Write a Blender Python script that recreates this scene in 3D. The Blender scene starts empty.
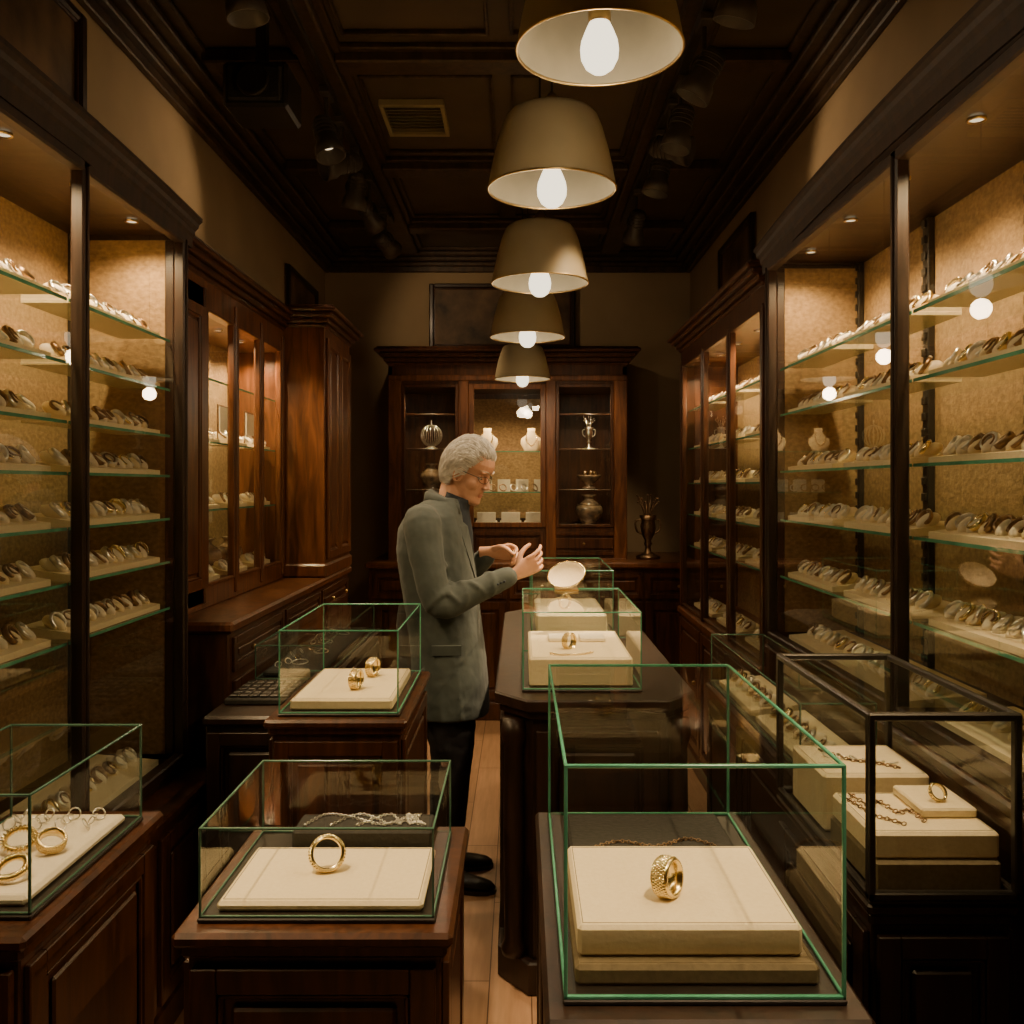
import bpy, bmesh, math, random
from mathutils import Matrix, Vector, noise
random.seed(7)
scene = bpy.context.scene
V = Vector
K0 = 1.3
K = K0          # depth (y) scale of the shop layout

# ------------------------------------------------------------------ materials
def newmat(name):
    m = bpy.data.materials.new(name); m.use_nodes = True
    nt = m.node_tree; nt.nodes.clear()
    out = nt.nodes.new('ShaderNodeOutputMaterial')
    return m, nt, out
def N(nt, t, **kw):
    n = nt.nodes.new(t)
    for k, v in kw.items():
        if hasattr(n, k): setattr(n, k, v)
        else: n.inputs[k].default_value = v
    return n
def ramp(nt, stops):
    r = nt.nodes.new('ShaderNodeValToRGB')
    e = r.color_ramp.elements
    e[0].position, e[0].color = stops[0][0], (*stops[0][1], 1)
    e[1].position, e[1].color = stops[-1][0], (*stops[-1][1], 1)
    for p, c in stops[1:-1]:
        x = e.new(p); x.color = (*c, 1)
    return r
def coords(nt, scale, rot=(0, 0, 0)):
    tc = nt.nodes.new('ShaderNodeTexCoord'); mp = nt.nodes.new('ShaderNodeMapping')
    mp.inputs['Scale'].default_value = scale; mp.inputs['Rotation'].default_value = rot
    nt.links.new(tc.outputs['Object'], mp.inputs['Vector'])
    return mp
def simple(name, col, rough=.5, metal=0, noise_s=0, col2=None, bump=0, scale=(1, 1, 1), spec=.5, detail=4, coat=0, sheen=0, trans=0, dist=.01):
    m, nt, out = newmat(name)
    p = N(nt, 'ShaderNodeBsdfPrincipled')
    p.inputs['Roughness'].default_value = rough; p.inputs['Metallic'].default_value = metal
    p.inputs['Specular IOR Level'].default_value = spec
    p.inputs['Coat Weight'].default_value = coat
    p.inputs['Sheen Weight'].default_value = sheen
    p.inputs['Base Color'].default_value = (*col, 1)
    sh = p.outputs[0]
    if trans:
        tl = N(nt, 'ShaderNodeBsdfTranslucent'); tl.inputs[0].default_value = (*col2, 1)
        mx = N(nt, 'ShaderNodeMixShader'); mx.inputs[0].default_value = trans
        nt.links.new(p.outputs[0], mx.inputs[1]); nt.links.new(tl.outputs[0], mx.inputs[2]); sh = mx.outputs[0]
    nt.links.new(sh, out.inputs[0])
    if noise_s:
        mp = coords(nt, scale)
        nz = N(nt, 'ShaderNodeTexNoise'); nz.inputs['Scale'].default_value = noise_s; nz.inputs['Detail'].default_value = detail
        nt.links.new(mp.outputs[0], nz.inputs['Vector'])
        if col2:
            r = ramp(nt, [(.3, col), (.7, col2)])
            nt.links.new(nz.outputs[0], r.inputs[0]); nt.links.new(r.outputs[0], p.inputs['Base Color'])
        if bump:
            b = N(nt, 'ShaderNodeBump'); b.inputs['Strength'].default_value = bump; b.inputs['Distance'].default_value = dist
            nt.links.new(nz.outputs[0], b.inputs['Height']); nt.links.new(b.outputs[0], p.inputs['Normal'])
    return m
def emis(name, col, s):
    m, nt, out = newmat(name)
    e = N(nt, 'ShaderNodeEmission'); e.inputs[0].default_value = (*col, 1); e.inputs[1].default_value = s
    nt.links.new(e.outputs[0], out.inputs[0]); return m
def wood(name, dark, light, rough=.32, sc=1.0, coat=.25):
    m, nt, out = newmat(name)
    p = N(nt, 'ShaderNodeBsdfPrincipled'); p.inputs['Roughness'].default_value = rough
    p.inputs['Coat Weight'].default_value = coat; p.inputs['Coat Roughness'].default_value = .2
    mp = coords(nt, (9*sc, 9*sc, 1.1*sc))
    nz = N(nt, 'ShaderNodeTexNoise'); nz.inputs['Scale'].default_value = 3; nz.inputs['Detail'].default_value = 8; nz.inputs['Distortion'].default_value = 1.2
    nt.links.new(mp.outputs[0], nz.inputs['Vector'])
    r = ramp(nt, [(.3, dark), (.52, tuple((a+b)/2 for a, b in zip(dark, light))), (.72, light)])
    nt.links.new(nz.outputs[0], r.inputs[0]); nt.links.new(r.outputs[0], p.inputs['Base Color'])
    b = N(nt, 'ShaderNodeBump'); b.inputs['Strength'].default_value = .08; b.inputs['Distance'].default_value = .004
    nt.links.new(nz.outputs[0], b.inputs['Height']); nt.links.new(b.outputs[0], p.inputs['Normal'])
    nt.links.new(p.outputs[0], out.inputs[0]); return m
def glassmat(name, tint, base=.05, gain=.8):
    m, nt, out = newmat(name)
    t = N(nt, 'ShaderNodeBsdfTransparent'); t.inputs[0].default_value = (*tint, 1)
    g = N(nt, 'ShaderNodeBsdfGlossy'); g.inputs['Roughness'].default_value = .0; g.inputs[0].default_value = (1, 1, 1, 1)
    lw = N(nt, 'ShaderNodeLayerWeight'); lw.inputs[0].default_value = .5
    pw = N(nt, 'ShaderNodeMath', operation='POWER'); pw.inputs[1].default_value = 5
    ml = N(nt, 'ShaderNodeMath', operation='MULTIPLY_ADD'); ml.inputs[1].default_value = gain; ml.inputs[2].default_value = base
    mx = N(nt, 'ShaderNodeMixShader')
    nt.links.new(lw.outputs['Facing'], pw.inputs[0]); nt.links.new(pw.outputs[0], ml.inputs[0])
    nt.links.new(ml.outputs[0], mx.inputs[0]); nt.links.new(t.outputs[0], mx.inputs[1]); nt.links.new(g.outputs[0], mx.inputs[2])
    nt.links.new(mx.outputs[0], out.inputs[0]); return m

MT = {}
MT['mahog'] = wood('mahogany_wood', (.028, .010, .004), (.105, .037, .013))
MT['mahog_l'] = wood('mahogany_warm', (.058, .020, .007), (.21, .077, .026))
MT['dark'] = wood('dark_walnut', (.012, .006, .003), (.036, .016, .008), .42, coat=.1)
MT['corn'] = wood('umber_cornice_wood', (.015, .007, .003), (.042, .018, .008), .62, coat=0)
MT['ceil'] = wood('ceiling_wood', (.028, .016, .008), (.085, .049, .025), .45, .6, coat=.1)
MT['ceilp'] = simple('ceiling_panel', (.065, .046, .027), .6, 0, 4, (.095, .067, .039), .05)
MT['wall'] = simple('plaster_wall', (.30, .215, .12), .85, 0, 3, (.36, .26, .148), .05)
MT['fabric'] = simple('grasscloth_fabric', (.20, .125, .055), .75, 0, 55, (.36, .235, .11), .45, scale=(1, 1, 1.4), detail=10, dist=.005)
m, nt, out = newmat('oak_floor_planks')
p = N(nt, 'ShaderNodeBsdfPrincipled'); p.inputs['Roughness'].default_value = .4
mp = coords(nt, (1, 1, 1), (0, 0, math.pi/2)); br = N(nt, 'ShaderNodeTexBrick')
br.inputs['Scale'].default_value = 1; br.inputs['Brick Width'].default_value = 1.1; br.inputs['Row Height'].default_value = .13
br.inputs['Mortar Size'].default_value = .002; br.inputs['Color1'].default_value = (.66, .40, .24, 1); br.inputs['Color2'].default_value = (.55, .33, .19, 1); br.inputs['Mortar'].default_value = (.14, .07, .035, 1)
mp2 = coords(nt, (14, 1.2, 1)); nz = N(nt, 'ShaderNodeTexNoise'); nz.inputs['Scale'].default_value = 4; nz.inputs['Detail'].default_value = 6
mx = N(nt, 'ShaderNodeMixRGB', blend_type='MULTIPLY'); mx.inputs[0].default_value = .5
rr = ramp(nt, [(.3, (.6, .55, .5)), (.7, (1, 1, 1))])
nt.links.new(mp.outputs[0], br.inputs['Vector']); nt.links.new(mp2.outputs[0], nz.inputs['Vector']); nt.links.new(nz.outputs[0], rr.inputs[0])
nt.links.new(br.outputs[0], mx.inputs[1]); nt.links.new(rr.outputs[0], mx.inputs[2]); nt.links.new(mx.outputs[0], p.inputs[0]); nt.links.new(p.outputs[0], out.inputs[0])
MT['floor'] = m
MT['glass'] = glassmat('clear_glass', (.95, .975, .965), .05, .75)
MT['gshelf'] = glassmat('shelf_glass', (.90, .96, .93), .05, .6)
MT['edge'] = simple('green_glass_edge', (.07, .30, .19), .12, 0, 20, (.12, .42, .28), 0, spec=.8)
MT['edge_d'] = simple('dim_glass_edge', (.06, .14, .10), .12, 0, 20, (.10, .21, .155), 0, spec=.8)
MT['cream'] = simple('cream_leatherette', (.82, .68, .42), .6, 0, 120, (.88, .74, .48), .1)
MT['white'] = simple('ivory_velvet', (.84, .75, .58), .7, 0, 90, (.90, .81, .64), .1)
MT['olive'] = simple('olive_felt', (.17, .13, .07), .8, 0, 90, (.22, .17, .09), .1)
MT['black'] = simple('black_metal', (.018, .015, .012), .35, 0, 20, (.03, .025, .02), 0)
MT['spotm'] = simple('bronze_black_metal', (.055, .045, .035), .4, 0, 20, (.075, .062, .048), 0)
MT['blackf'] = simple('charcoal_felt', (.022, .021, .018), .8, 0, 90, (.038, .036, .031), .2)
MT['gold'] = simple('polished_gold', (.86, .66, .30), .22, 1, 60, (.95, .80, .46), .15)
MT['bronze'] = simple('antique_bronze', (.20, .13, .075), .4, 1, 60, (.42, .28, .16), .2)
MT['silver'] = simple('silver_metal', (.70, .67, .62), .28, 1, 60, (.92, .89, .83), .1)
MT['brass'] = simple('aged_brass', (.45, .32, .14), .35, 1, 30, (.6, .44, .2), .1)
MT['shade'] = simple('cream_lampshade', (.36, .30, .175), .5, 0, 8, (.41, .345, .21), .0, coat=.2, trans=.16)
MT['shadein'] = simple('lampshade_lining', (.20, .185, .14), .6, 0, 12, (.24, .22, .165), 0)
MT['bulb'] = emis('frosted_bulb_glow', (1, .86, .62), 2.6)
MT['led'] = emis('downlight_glow', (1, .78, .48), 1.6)
MT['skin'] = simple('skin', (.58, .31, .20), .5, 0, 25, (.64, .36, .24), .04)
MT['lip'] = simple('lip_skin', (.42, .17, .13), .5, 0, 30, (.46, .2, .15), .05)
MT['hair'] = simple('silver_hair', (.56, .54, .50), .5, 0, 60, (.82, .79, .73), .1)
MT['jacket'] = simple('slate_wool', (.050, .066, .064), .85, 0, 14, (.074, .092, .088), .25, sheen=.12)
MT['shirt'] = simple('navy_shirt', (.02, .028, .04), .8, 0, 30, (.03, .04, .055), .1)
MT['trouser'] = simple('black_trousers', (.012, .012, .014), .85, 0, 12, (.02, .02, .024), .2)
MT['shoe'] = simple('black_shoe_leather', (.012, .01, .009), .3, 0, 12, (.02, .016, .014), .1)
MT['eye'] = simple('eye_white', (.6, .58, .54), .2, 0, 12, (.62, .6, .56), 0)
MT['paint'] = simple('oil_painting_canvas', (.022, .013, .007), .6, 0, 5, (.19, .11, .05), .2, detail=8)
MT['ceramic'] = simple('glazed_ceramic', (.45, .30, .18), .2, 0, 22, (.09, .07, .055), .1, coat=.5)
MT['card'] = simple('paper_card', (.75, .68, .52), .7, 0, 60, (.8, .73, .57), 0)

# ------------------------------------------------------------------ mesh builder
class MB:
    def __init__(s): s.v = []; s.f = []; s.m = []; s.sm = []; s.mats = []
    def mi(s, mat):
        if mat not in s.mats: s.mats.append(mat)
        return s.mats.index(mat)
    def add(s, vs, fs, mat, smooth=False, M=None):
        o = len(s.v)
        for q in vs:
            q = V(q)
            s.v.append(M @ q if M else q)
        k = s.mi(mat)
        for f in fs:
            s.f.append([i+o for i in f]); s.m.append(k); s.sm.append(smooth)
    def box(s, x0, x1, y0, y1, z0, z1, mat, b=0.0, M=None):
        if M is None: y0 *= K; y1 *= K
        if x0 > x1: x0, x1 = x1, x0
        if y0 > y1: y0, y1 = y1, y0
        if z0 > z1: z0, z1 = z1, z0
        b = min(b, (x1-x0)*.45, (y1-y0)*.45, (z1-z0)*.45)
        C = [(x0, x1), (y0, y1), (z0, z1)]
        if b <= 0:
            vs = [(C[0][i], C[1][j], C[2][k]) for i in (0, 1) for j in (0, 1) for k in (0, 1)]
            s.add(vs, [(0, 1, 3, 2), (4, 6, 7, 5), (0, 4, 5, 1), (2, 3, 7, 6), (0, 2, 6, 4), (1, 5, 7, 3)], mat, M=M); return
        vs = []; idx = {}
        for i in (0, 1):
            for j in (0, 1):
                for k in (0, 1):
                    e = (i, j, k)
                    for a in range(3):
                        pt = []
                        for c in range(3):
                            q = C[c][e[c]]
                            if c != a: q += b if e[c] == 0 else -b
                            pt.append(q)
                        idx[(e, a)] = len(vs); vs.append(pt)
        fs = []
        for a in range(3):
            o1, o2 = [c for c in range(3) if c != a]
            for side in (0, 1):
                f = []
                for p_, q_ in ((0, 0), (1, 0), (1, 1), (0, 1)):
                    e = [0, 0, 0]; e[a] = side; e[o1] = p_; e[o2] = q_
                    f.append(idx[(tuple(e), a)])
                fs.append(f)
            for p_ in (0, 1):
                for q_ in (0, 1):
                    e0 = [0, 0, 0]; e0[o1] = p_; e0[o2] = q_; e1 = list(e0); e1[a] = 1
                    fs.append([idx[(tuple(e0), o1)], idx[(tuple(e1), o1)], idx[(tuple(e1), o2)], idx[(tuple(e0), o2)]])
        for i in (0, 1):
            for j in (0, 1):
                for k in (0, 1): fs.append([idx[((i, j, k), a)] for a in range(3)])
        s.add(vs, fs, mat, M=M)
    def quad(s, a, b, c, d, mat): s.add([(q[0], q[1]*K, q[2]) for q in (a, b, c, d)], [(0, 1, 2, 3)], mat)
    def loft(s, rings, mat, smooth=True, cap=True, M=None, closed=False):
        n = len(rings[0]); vs = [q for r_ in rings for q in r_]; fs = []
        R = len(rings)
        for i in range(R if closed else R-1):
            for j in range(n):
                a = i*n+j; b = i*n+(j+1) % n; i2 = (i+1) % R
                fs.append((a, b, i2*n+(j+1) % n, i2*n+j))
        if cap and not closed:
            fs.append(tuple(range(n-1, -1, -1))); fs.append(tuple((R-1)*n+j for j in range(n)))
        s.add(vs, fs, mat, smooth, M)
    def lathe(s, prof, mat, c=(0, 0, 0), seg=24, M=None, smooth=True, cap=True, closed=False):
        if M is None: c = (c[0], c[1]*K, c[2])
        rings = []
        for r_, z in prof:
            rings.append([V((c[0]+r_*math.cos(2*math.pi*j/seg), c[1]+r_*math.sin(2*math.pi*j/seg), c[2]+z)) for j in range(seg)])
        s.loft(rings, mat, smooth, cap, M, closed)
    def torus(s, R, r_, mat, M=None, n=20, k=6, sq=1.0):
        rings = []
        for i in range(n):
            a = 2*math.pi*i/n
            rings.append([V(((R+r_*math.cos(2*math.pi*j/k))*math.cos(a), (R+r_*math.cos(2*math.pi*j/k))*math.sin(a), r_*sq*math.sin(2*math.pi*j/k))) for j in range(k)])
        s.loft(rings, mat, True, False, M, True)
    def rope(s, R, r_, amp, twists, mat, M, strands=2, n=90, k=6):
        for st in range(strands):
            rings = []
            for i in range(n):
                a = 2*math.pi*i/n; ph = twists*a+2*math.pi*st/strands
                cr = R+amp*math.cos(ph); cz = amp*math.sin(ph)
                rings.append([V(((cr+r_*math.cos(2*math.pi*j/k))*math.cos(a), (cr+r_*math.cos(2*math.pi*j/k))*math.sin(a), cz+r_*math.sin(2*math.pi*j/k))) for j in range(k)])
            s.loft(rings, mat, True, False, M, True)
    def sphere(s, c, r_, mat, sx=1, sy=1, sz=1, M=None, n=12):
        if M is None: c = (c[0], c[1]*K, c[2])
        prof = [(max(1e-4, math.sin(math.pi*i/n)), -math.cos(math.pi*i/n)) for i in range(n+1)]
        T = Matrix.Translation(V(c)) @ Matrix.Diagonal((r_*sx, r_*sy, r_*sz, 1))
        s.lathe(prof, mat, M=(M @ T) if M else T, seg=n+4)
    def tube(s, pts, rad, mat, seg=12, sub=4, flat=None, roundcap=True):
        pts = [V((q[0], q[1]*K, q[2])) for q in pts]
        P = []; Rr = []
        n = len(pts)
        for i in range(n-1):
            p0 = pts[max(0, i-1)]; p1 = pts[i]; p2 = pts[i+1]; p3 = pts[min(n-1, i+2)]
            for k in range(sub):
                t = k/sub
                P.append(.5*((2*p1)+(p2-p0)*t+(2*p0-5*p1+4*p2-p3)*t*t+(3*p1-p0-3*p2+p3)*t**3)); Rr.append(rad[i]*(1-t)+rad[i+1]*t)
        P.append(pts[-1]); Rr.append(rad[-1])
        d0 = (P[1]-P[0]).normalized(); up = V((0, 0, 1)) if abs(d0.z) < .9 else V((0, 1, 0))
        u = d0.cross(up).normalized(); rings = []
        for i, q in enumerate(P):
            d = (P[min(i+1, len(P)-1)]-P[max(i-1, 0)]).normalized()
            u = (u-d*u.dot(d)).normalized(); w = d.cross(u)
            def ring(cc, r_): return [cc+u*(r_*math.cos(2*math.pi*j/seg))+w*(r_*math.sin(2*math.pi*j/seg)) for j in range(seg)]
            if i == 0 and roundcap:
                rings.append(ring(q-d*Rr[0]*.85, Rr[0]*.45)); rings.append(ring(q-d*Rr[0]*.5, Rr[0]*.83))
            rings.append(ring(q, Rr[i]))
            if i == len(P)-1 and roundcap:
                rings.append(ring(q+d*Rr[-1]*.5, Rr[-1]*.83)); rings.append(ring(q+d*Rr[-1]*.85, Rr[-1]*.45))
        s.loft(rings, mat)
    def build(s, name, parent=None, origin=None):
        me = bpy.data.meshes.new(name)
        if origin is None and parent is None:
            xs = [q.x for q in s.v]; ys = [q.y for q in s.v]; zs = [q.z for q in s.v]
            origin = V(((min(xs)+max(xs))/2, (min(ys)+max(ys))/2, min(zs)))
        if origin is None: origin = V((0, 0, 0))
        me.from_pydata([q-origin for q in s.v], [], s.f)
        for k in s.mats: me.materials.append(MT[k])
        for i, pl in enumerate(me.polygons): pl.material_index = s.m[i]; pl.use_smooth = s.sm[i]
        bm = bmesh.new(); bm.from_mesh(me); bmesh.ops.recalc_face_normals(bm, faces=bm.faces); bm.to_mesh(me); bm.free()
        ob = bpy.data.objects.new(name, me); scene.collection.objects.link(ob); ob.location = origin
        if parent: ob.parent = parent
        return ob
def TR(loc, rx=0, ry=0, rz=0):
    return Matrix.Translation(V((loc[0], loc[1]*K, loc[2]))) @ Matrix.Rotation(math.radians(rz), 4, 'Z') @ Matrix.Rotation(math.radians(ry), 4, 'Y') @ Matrix.Rotation(math.radians(rx), 4, 'X')
def fbox(mb, F, u0, u1, z0, z1, d0, d1, mat, b=.002):
    a, c, sg = F
    if a == 'x': mb.box(c+sg*d0, c+sg*d1, u0, u1, z0, z1, mat, b)
    else: mb.box(u0, u1, c+sg*d0, c+sg*d1, z0, z1, mat, b)
def panel(mb, F, u0, u1, z0, z1, mat, w=.04, t=.014):
    fbox(mb, F, u0, u0+w, z0, z1, 0, t, mat); fbox(mb, F, u1-w, u1, z0, z1, 0, t, mat)
    fbox(mb, F, u0+w, u1-w, z0, z0+w, 0, t, mat); fbox(mb, F, u0+w, u1-w, z1-w, z1, 0, t, mat)
    g = w; q = .009
    fbox(mb, F, u0+g, u0+g+q, z0+g, z1-g, 0, t*.75, mat, .003); fbox(mb, F, u1-g-q, u1-g, z0+g, z1-g, 0, t*.75, mat, .003)
    fbox(mb, F, u0+g, u1-g, z0+g, z0+g+q, 0, t*.75, mat, .003); fbox(mb, F, u0+g, u1-g, z1-g-q, z1-g, 0, t*.75, mat, .003)
    if u1-u0 > 2*w+.06 and z1-z0 > 2*w+.06:
        fbox(mb, F, u0+w+.022, u1-w-.022, z0+w+.022, z1-w-.022, 0, t*.8, mat, .009)
def knob(mb, F, u, z, mat='brass', r=.011):
    a, c, sg = F
    pos = (c+sg*.028, u, z) if a == 'x' else (u, c+sg*.022, z)
    mb.sphere(pos, r, mat, n=8)
def frame_rect(mb, F, u0, u1, z0, z1, w, d0, d1, mat, b=.003):
    fbox(mb, F, u0, u0+w, z0, z1, d0, d1, mat, b); fbox(mb, F, u1-w, u1, z0, z1, d0, d1, mat, b)
    fbox(mb, F, u0+w, u1-w, z0, z0+w, d0, d1, mat, b); fbox(mb, F, u0+w, u1-w, z1-w, z1, d0, d1, mat, b)
WARM = (1, .66, .33)
def downlight(mb, c, r=.02):
    mb.lathe([(r*1.3, 0), (r*1.3, -.006), (r, -.006)], 'brass', c, 16, cap=False)
    mb.lathe([(.001, -.003), (r, -.003)], 'led', c, 16, cap=False)
def downbeam(parent, c, power, tilt=(0, 0), size=150):
    l = bpy.data.lights.new('downlight_beam', 'SPOT'); l.energy = power; l.color = WARM; l.spot_size = math.radians(size); l.spot_blend = .7; l.shadow_soft_size = .012
    o = bpy.data.objects.new('downlight_beam', l); scene.collection.objects.link(o); o.parent = parent
    o.location = V((c[0], c[1]*K, c[2]-.012))-parent.location
    o.rotation_euler = V((tilt[0], tilt[1], -1)).to_track_quat('-Z', 'Y').to_euler()

# ------------------------------------------------------------------ room
WL, WR, YB, YF, CZ = -1.49, 1.30, 5.5, -1.0, 3.32
def shell(name, *a, mat):
    mb = MB(); mb.box(*a, mat); return mb.build(name)
shell('floor', WL-.1, WR+.1, YF-.1, YB+.1, -.1, 0, mat='floor')
shell('ceiling', WL-.1, WR+.1, YF-.1, YB+.1, CZ, CZ+.1, mat='ceilp')
shell('wall_left', WL-.1, WL, YF, YB, 0, CZ, mat='wall')
shell('wall_right', WR, WR+.1, YF, YB, 0, CZ, mat='wall')
shell('wall_back', WL-.1, WR+.1, YB, YB+.1, 0, CZ, mat='wall')
shell('wall_front', WL-.1, WR+.1, YF-.1, YF, 0, CZ, mat='wall')
def crown(name, a):
    mb = MB()
    steps = [(.22, .02, 0), (.17, .03, .02), (.12, .03, .05), (.07, .03, .08), (.035, .045, .105)]
    for w, h, off in steps:
        z1 = CZ-off; z0 = z1-h
        if a == 'l': mb.box(WL, WL+w, YF, YB, z0, z1, 'ceil', .006)
        if a == 'r': mb.box(WR-w, WR, YF, YB, z0, z1, 'ceil', .006)
        if a == 'b': mb.box(WL+w, WR-w, YB-w*.7, YB, z0, z1, 'ceil', .006)
    return mb.build(name)
crown('trim_1', 'l'); crown('trim_2', 'r'); crown('trim_3', 'b')
mb = MB()
for X in (-.82, .66):
    mb.box(X-.07, X+.07, YF, YB-.2, CZ-.07, CZ, 'ceil', .008); mb.box(X-.10, X+.10, YF, YB-.2, CZ-.03, CZ, 'ceil', .005)
for Y in (.9, 1.95, 2.95, 3.95, 4.85):
    mb.box(-.75, .59, Y-.05, Y+.05, CZ-.065, CZ, 'ceil', .008); mb.box(-.75, .59, Y-.075, Y+.075, CZ-.026, CZ, 'ceil', .005)
    mb.box(WL+.2, -.89, Y-.04, Y+.04, CZ-.06, CZ, 'ceil', .008); mb.box(.73, WR-.2, Y-.04, Y+.04, CZ-.06, CZ, 'ceil', .008)
for Y0, Y1 in ((1.0, 1.85), (2.05, 2.85), (3.05, 3.85), (4.05, 4.75)):
    for X0, X1 in ((-.70, -.12), (-.04, .54)):
        for (a, b, c, d) in ((X0, X1, Y0+.04, Y0+.055), (X0, X1, Y1-.055, Y1-.04), (X0, X0+.015, Y0+.04, Y1-.04), (X1-.015, X1, Y0+.04, Y1-.04)):
            mb.box(a, b, c, d, CZ-.022, CZ, 'ceil', .004)
mb.build('ceiling_beams')
for side, X, sg in (('left', WL, 1), ('right', WR, -1)):
    mb = MB(); mb.box(X, X+sg*.003, YF, YB, 0, .14, 'dark', .001); mb.build('baseboard_'+side)
mb = MB(); mb.box(WL+.02, WR-.02, YB-.015, YB, 0, .14, 'dark', .004); mb.build('baseboard_back')
WLc, WRc = WL+.004, WR-.004

mb = MB(); vx, vy = -.50, 3.45
for a in ((vx-.15, vx+.15, vy-.15, vy-.13), (vx-.15, vx+.15, vy+.13, vy+.15), (vx-.15, vx-.13, vy-.13, vy+.13), (vx+.13, vx+.15, vy-.13, vy+.13)):
    mb.box(*a, CZ-.03, CZ, 'shade', .003)
for i in range(9):
    y = vy-.115+i*.029
    mb.box(vx-.13, vx+.13, -.011, .011, -.001, .001, 'shade', M=TR((0, y, CZ-.018)) @ Matrix.Rotation(.6, 4, 'X'))
mb.build('ceiling_vent')
mb = MB(); mb.box(-1.10, -.86, 2.66, 2.84, 2.95, 3.12, 'black', .012); mb.box(-1.08, -.88, 2.65, 2.665, 2.97, 3.10, 'blackf', .008)
mb.box(-1.0, -.96, 2.72, 2.76, 3.11, CZ, 'black', .003); mb.lathe([(.06, 0), (.06, .02), (.05, .02)], 'black', M=TR((-.98, 2.645, 3.035), 90), seg=20)
mb.build('ceiling_speaker')

# ------------------------------------------------------------------ track lights
RZ = CZ-.07
for X in (-.82, .66):
    mb = MB(); mb.box(X-.018, X+.018, .2, 4.6, RZ-.03, RZ, 'black', .003); mb.build('track_rail')
def spot(X, Y, target, power, size=38, col=(1, .70, .40)):
    global K
    Y *= K; target = (target[0], target[1]*K, target[2]); K = 1
    mb = MB(); zt = RZ-.03
    mb.box(X-.022, X+.022, Y-.06, Y+.06, zt-.03, zt, 'spotm', .004)
    mb.tube([(X, Y, zt-.02), (X, Y, zt-.145)], [.009, .009], 'spotm', 8, 1)
    hc = V((X, Y, zt-.20)); d = (V(target)-hc).normalized()
    q = d.to_track_quat('Z', 'Y').to_matrix().to_4x4()
    M = Matrix.Translation(hc) @ q
    mb.lathe([(.02, -.095), (.036, -.09), (.046, -.07), (.046, .02), (.058, .04), (.064, .09), (.058, .09), (.052, .045), (.02, .04)], 'spotm', M=M, seg=20)
    mb.lathe([(.001, .041), (.042, .041)], 'led', M=M, seg=20, cap=False)
    for k in range(4): mb.torus(.047, .003, 'spotm', M=M @ Matrix.Translation((0, 0, -.065+k*.018)), n=18, k=5)
    mb.torus(.050, .005, 'spotm', M=Matrix.Translation(hc+V((0, 0, .02))) @ Matrix.Rotation(math.pi/2, 4, 'X'), n=18, k=6)
    ob = mb.build('track_spotlight')
    l = bpy.data.lights.new('spot_beam', 'SPOT'); l.energy = power; l.spot_size = math.radians(size); l.spot_blend = .6; l.color = col; l.shadow_soft_size = .035
    o = bpy.data.objects.new('spot_beam', l); scene.collection.objects.link(o); o.parent = ob
    o.location = hc+d*.11-ob.location; o.rotation_euler = d.to_track_quat('-Z', 'Y').to_euler()
    K = K0
spot(-.82, 1.10, (-.33, 1.25, .87), 180, 21)
spot(-.82, 1.45, (-.95, 1.35, .87), 90, 28)
spot(-.82, 2.13, (-.50, 2.2, .96), 120, 24)
spot(-.82, 3.05, (-.35, 2.75, 1.3), 75, 28)
spot(-.82, 3.30, (-1.49, 3.0, 2.75), 7, 100)  # extra head, added to brighten the upper left wall and ceiling
spot(-.82, 3.60, (-1.1, 3.9, 1.6), 42, 45)
spot(-.82, 3.92, (0, 4.9, 1.6), 48, 45)
spot(-.82, 4.38, (-.2, 5.5, 2.6), 16, 80)
spot(.66, .75, (.26, 1.17, .87), 200, 22)
spot(.66, 1.35, (.80, 1.45, .87), 110, 28)
spot(.66, 2.14, (.20, 2.5, 1.05), 120, 24)
spot(.66, 2.58, (-.22, 2.8, 1.4), 80, 28)
spot(.66, 2.97, (-.12, 2.9, .0), 300, 30)
spot(.66, 3.15, (1.30, 2.9, 2.8), 7, 100)  # added wall-wash head, lifts the light on the upper right wall
spot(.66, 3.42, (.22, 3.4, 1.1), 55, 35)
spot(.66, 4.10, (.4, 5.0, 1.4), 48, 45)

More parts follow.
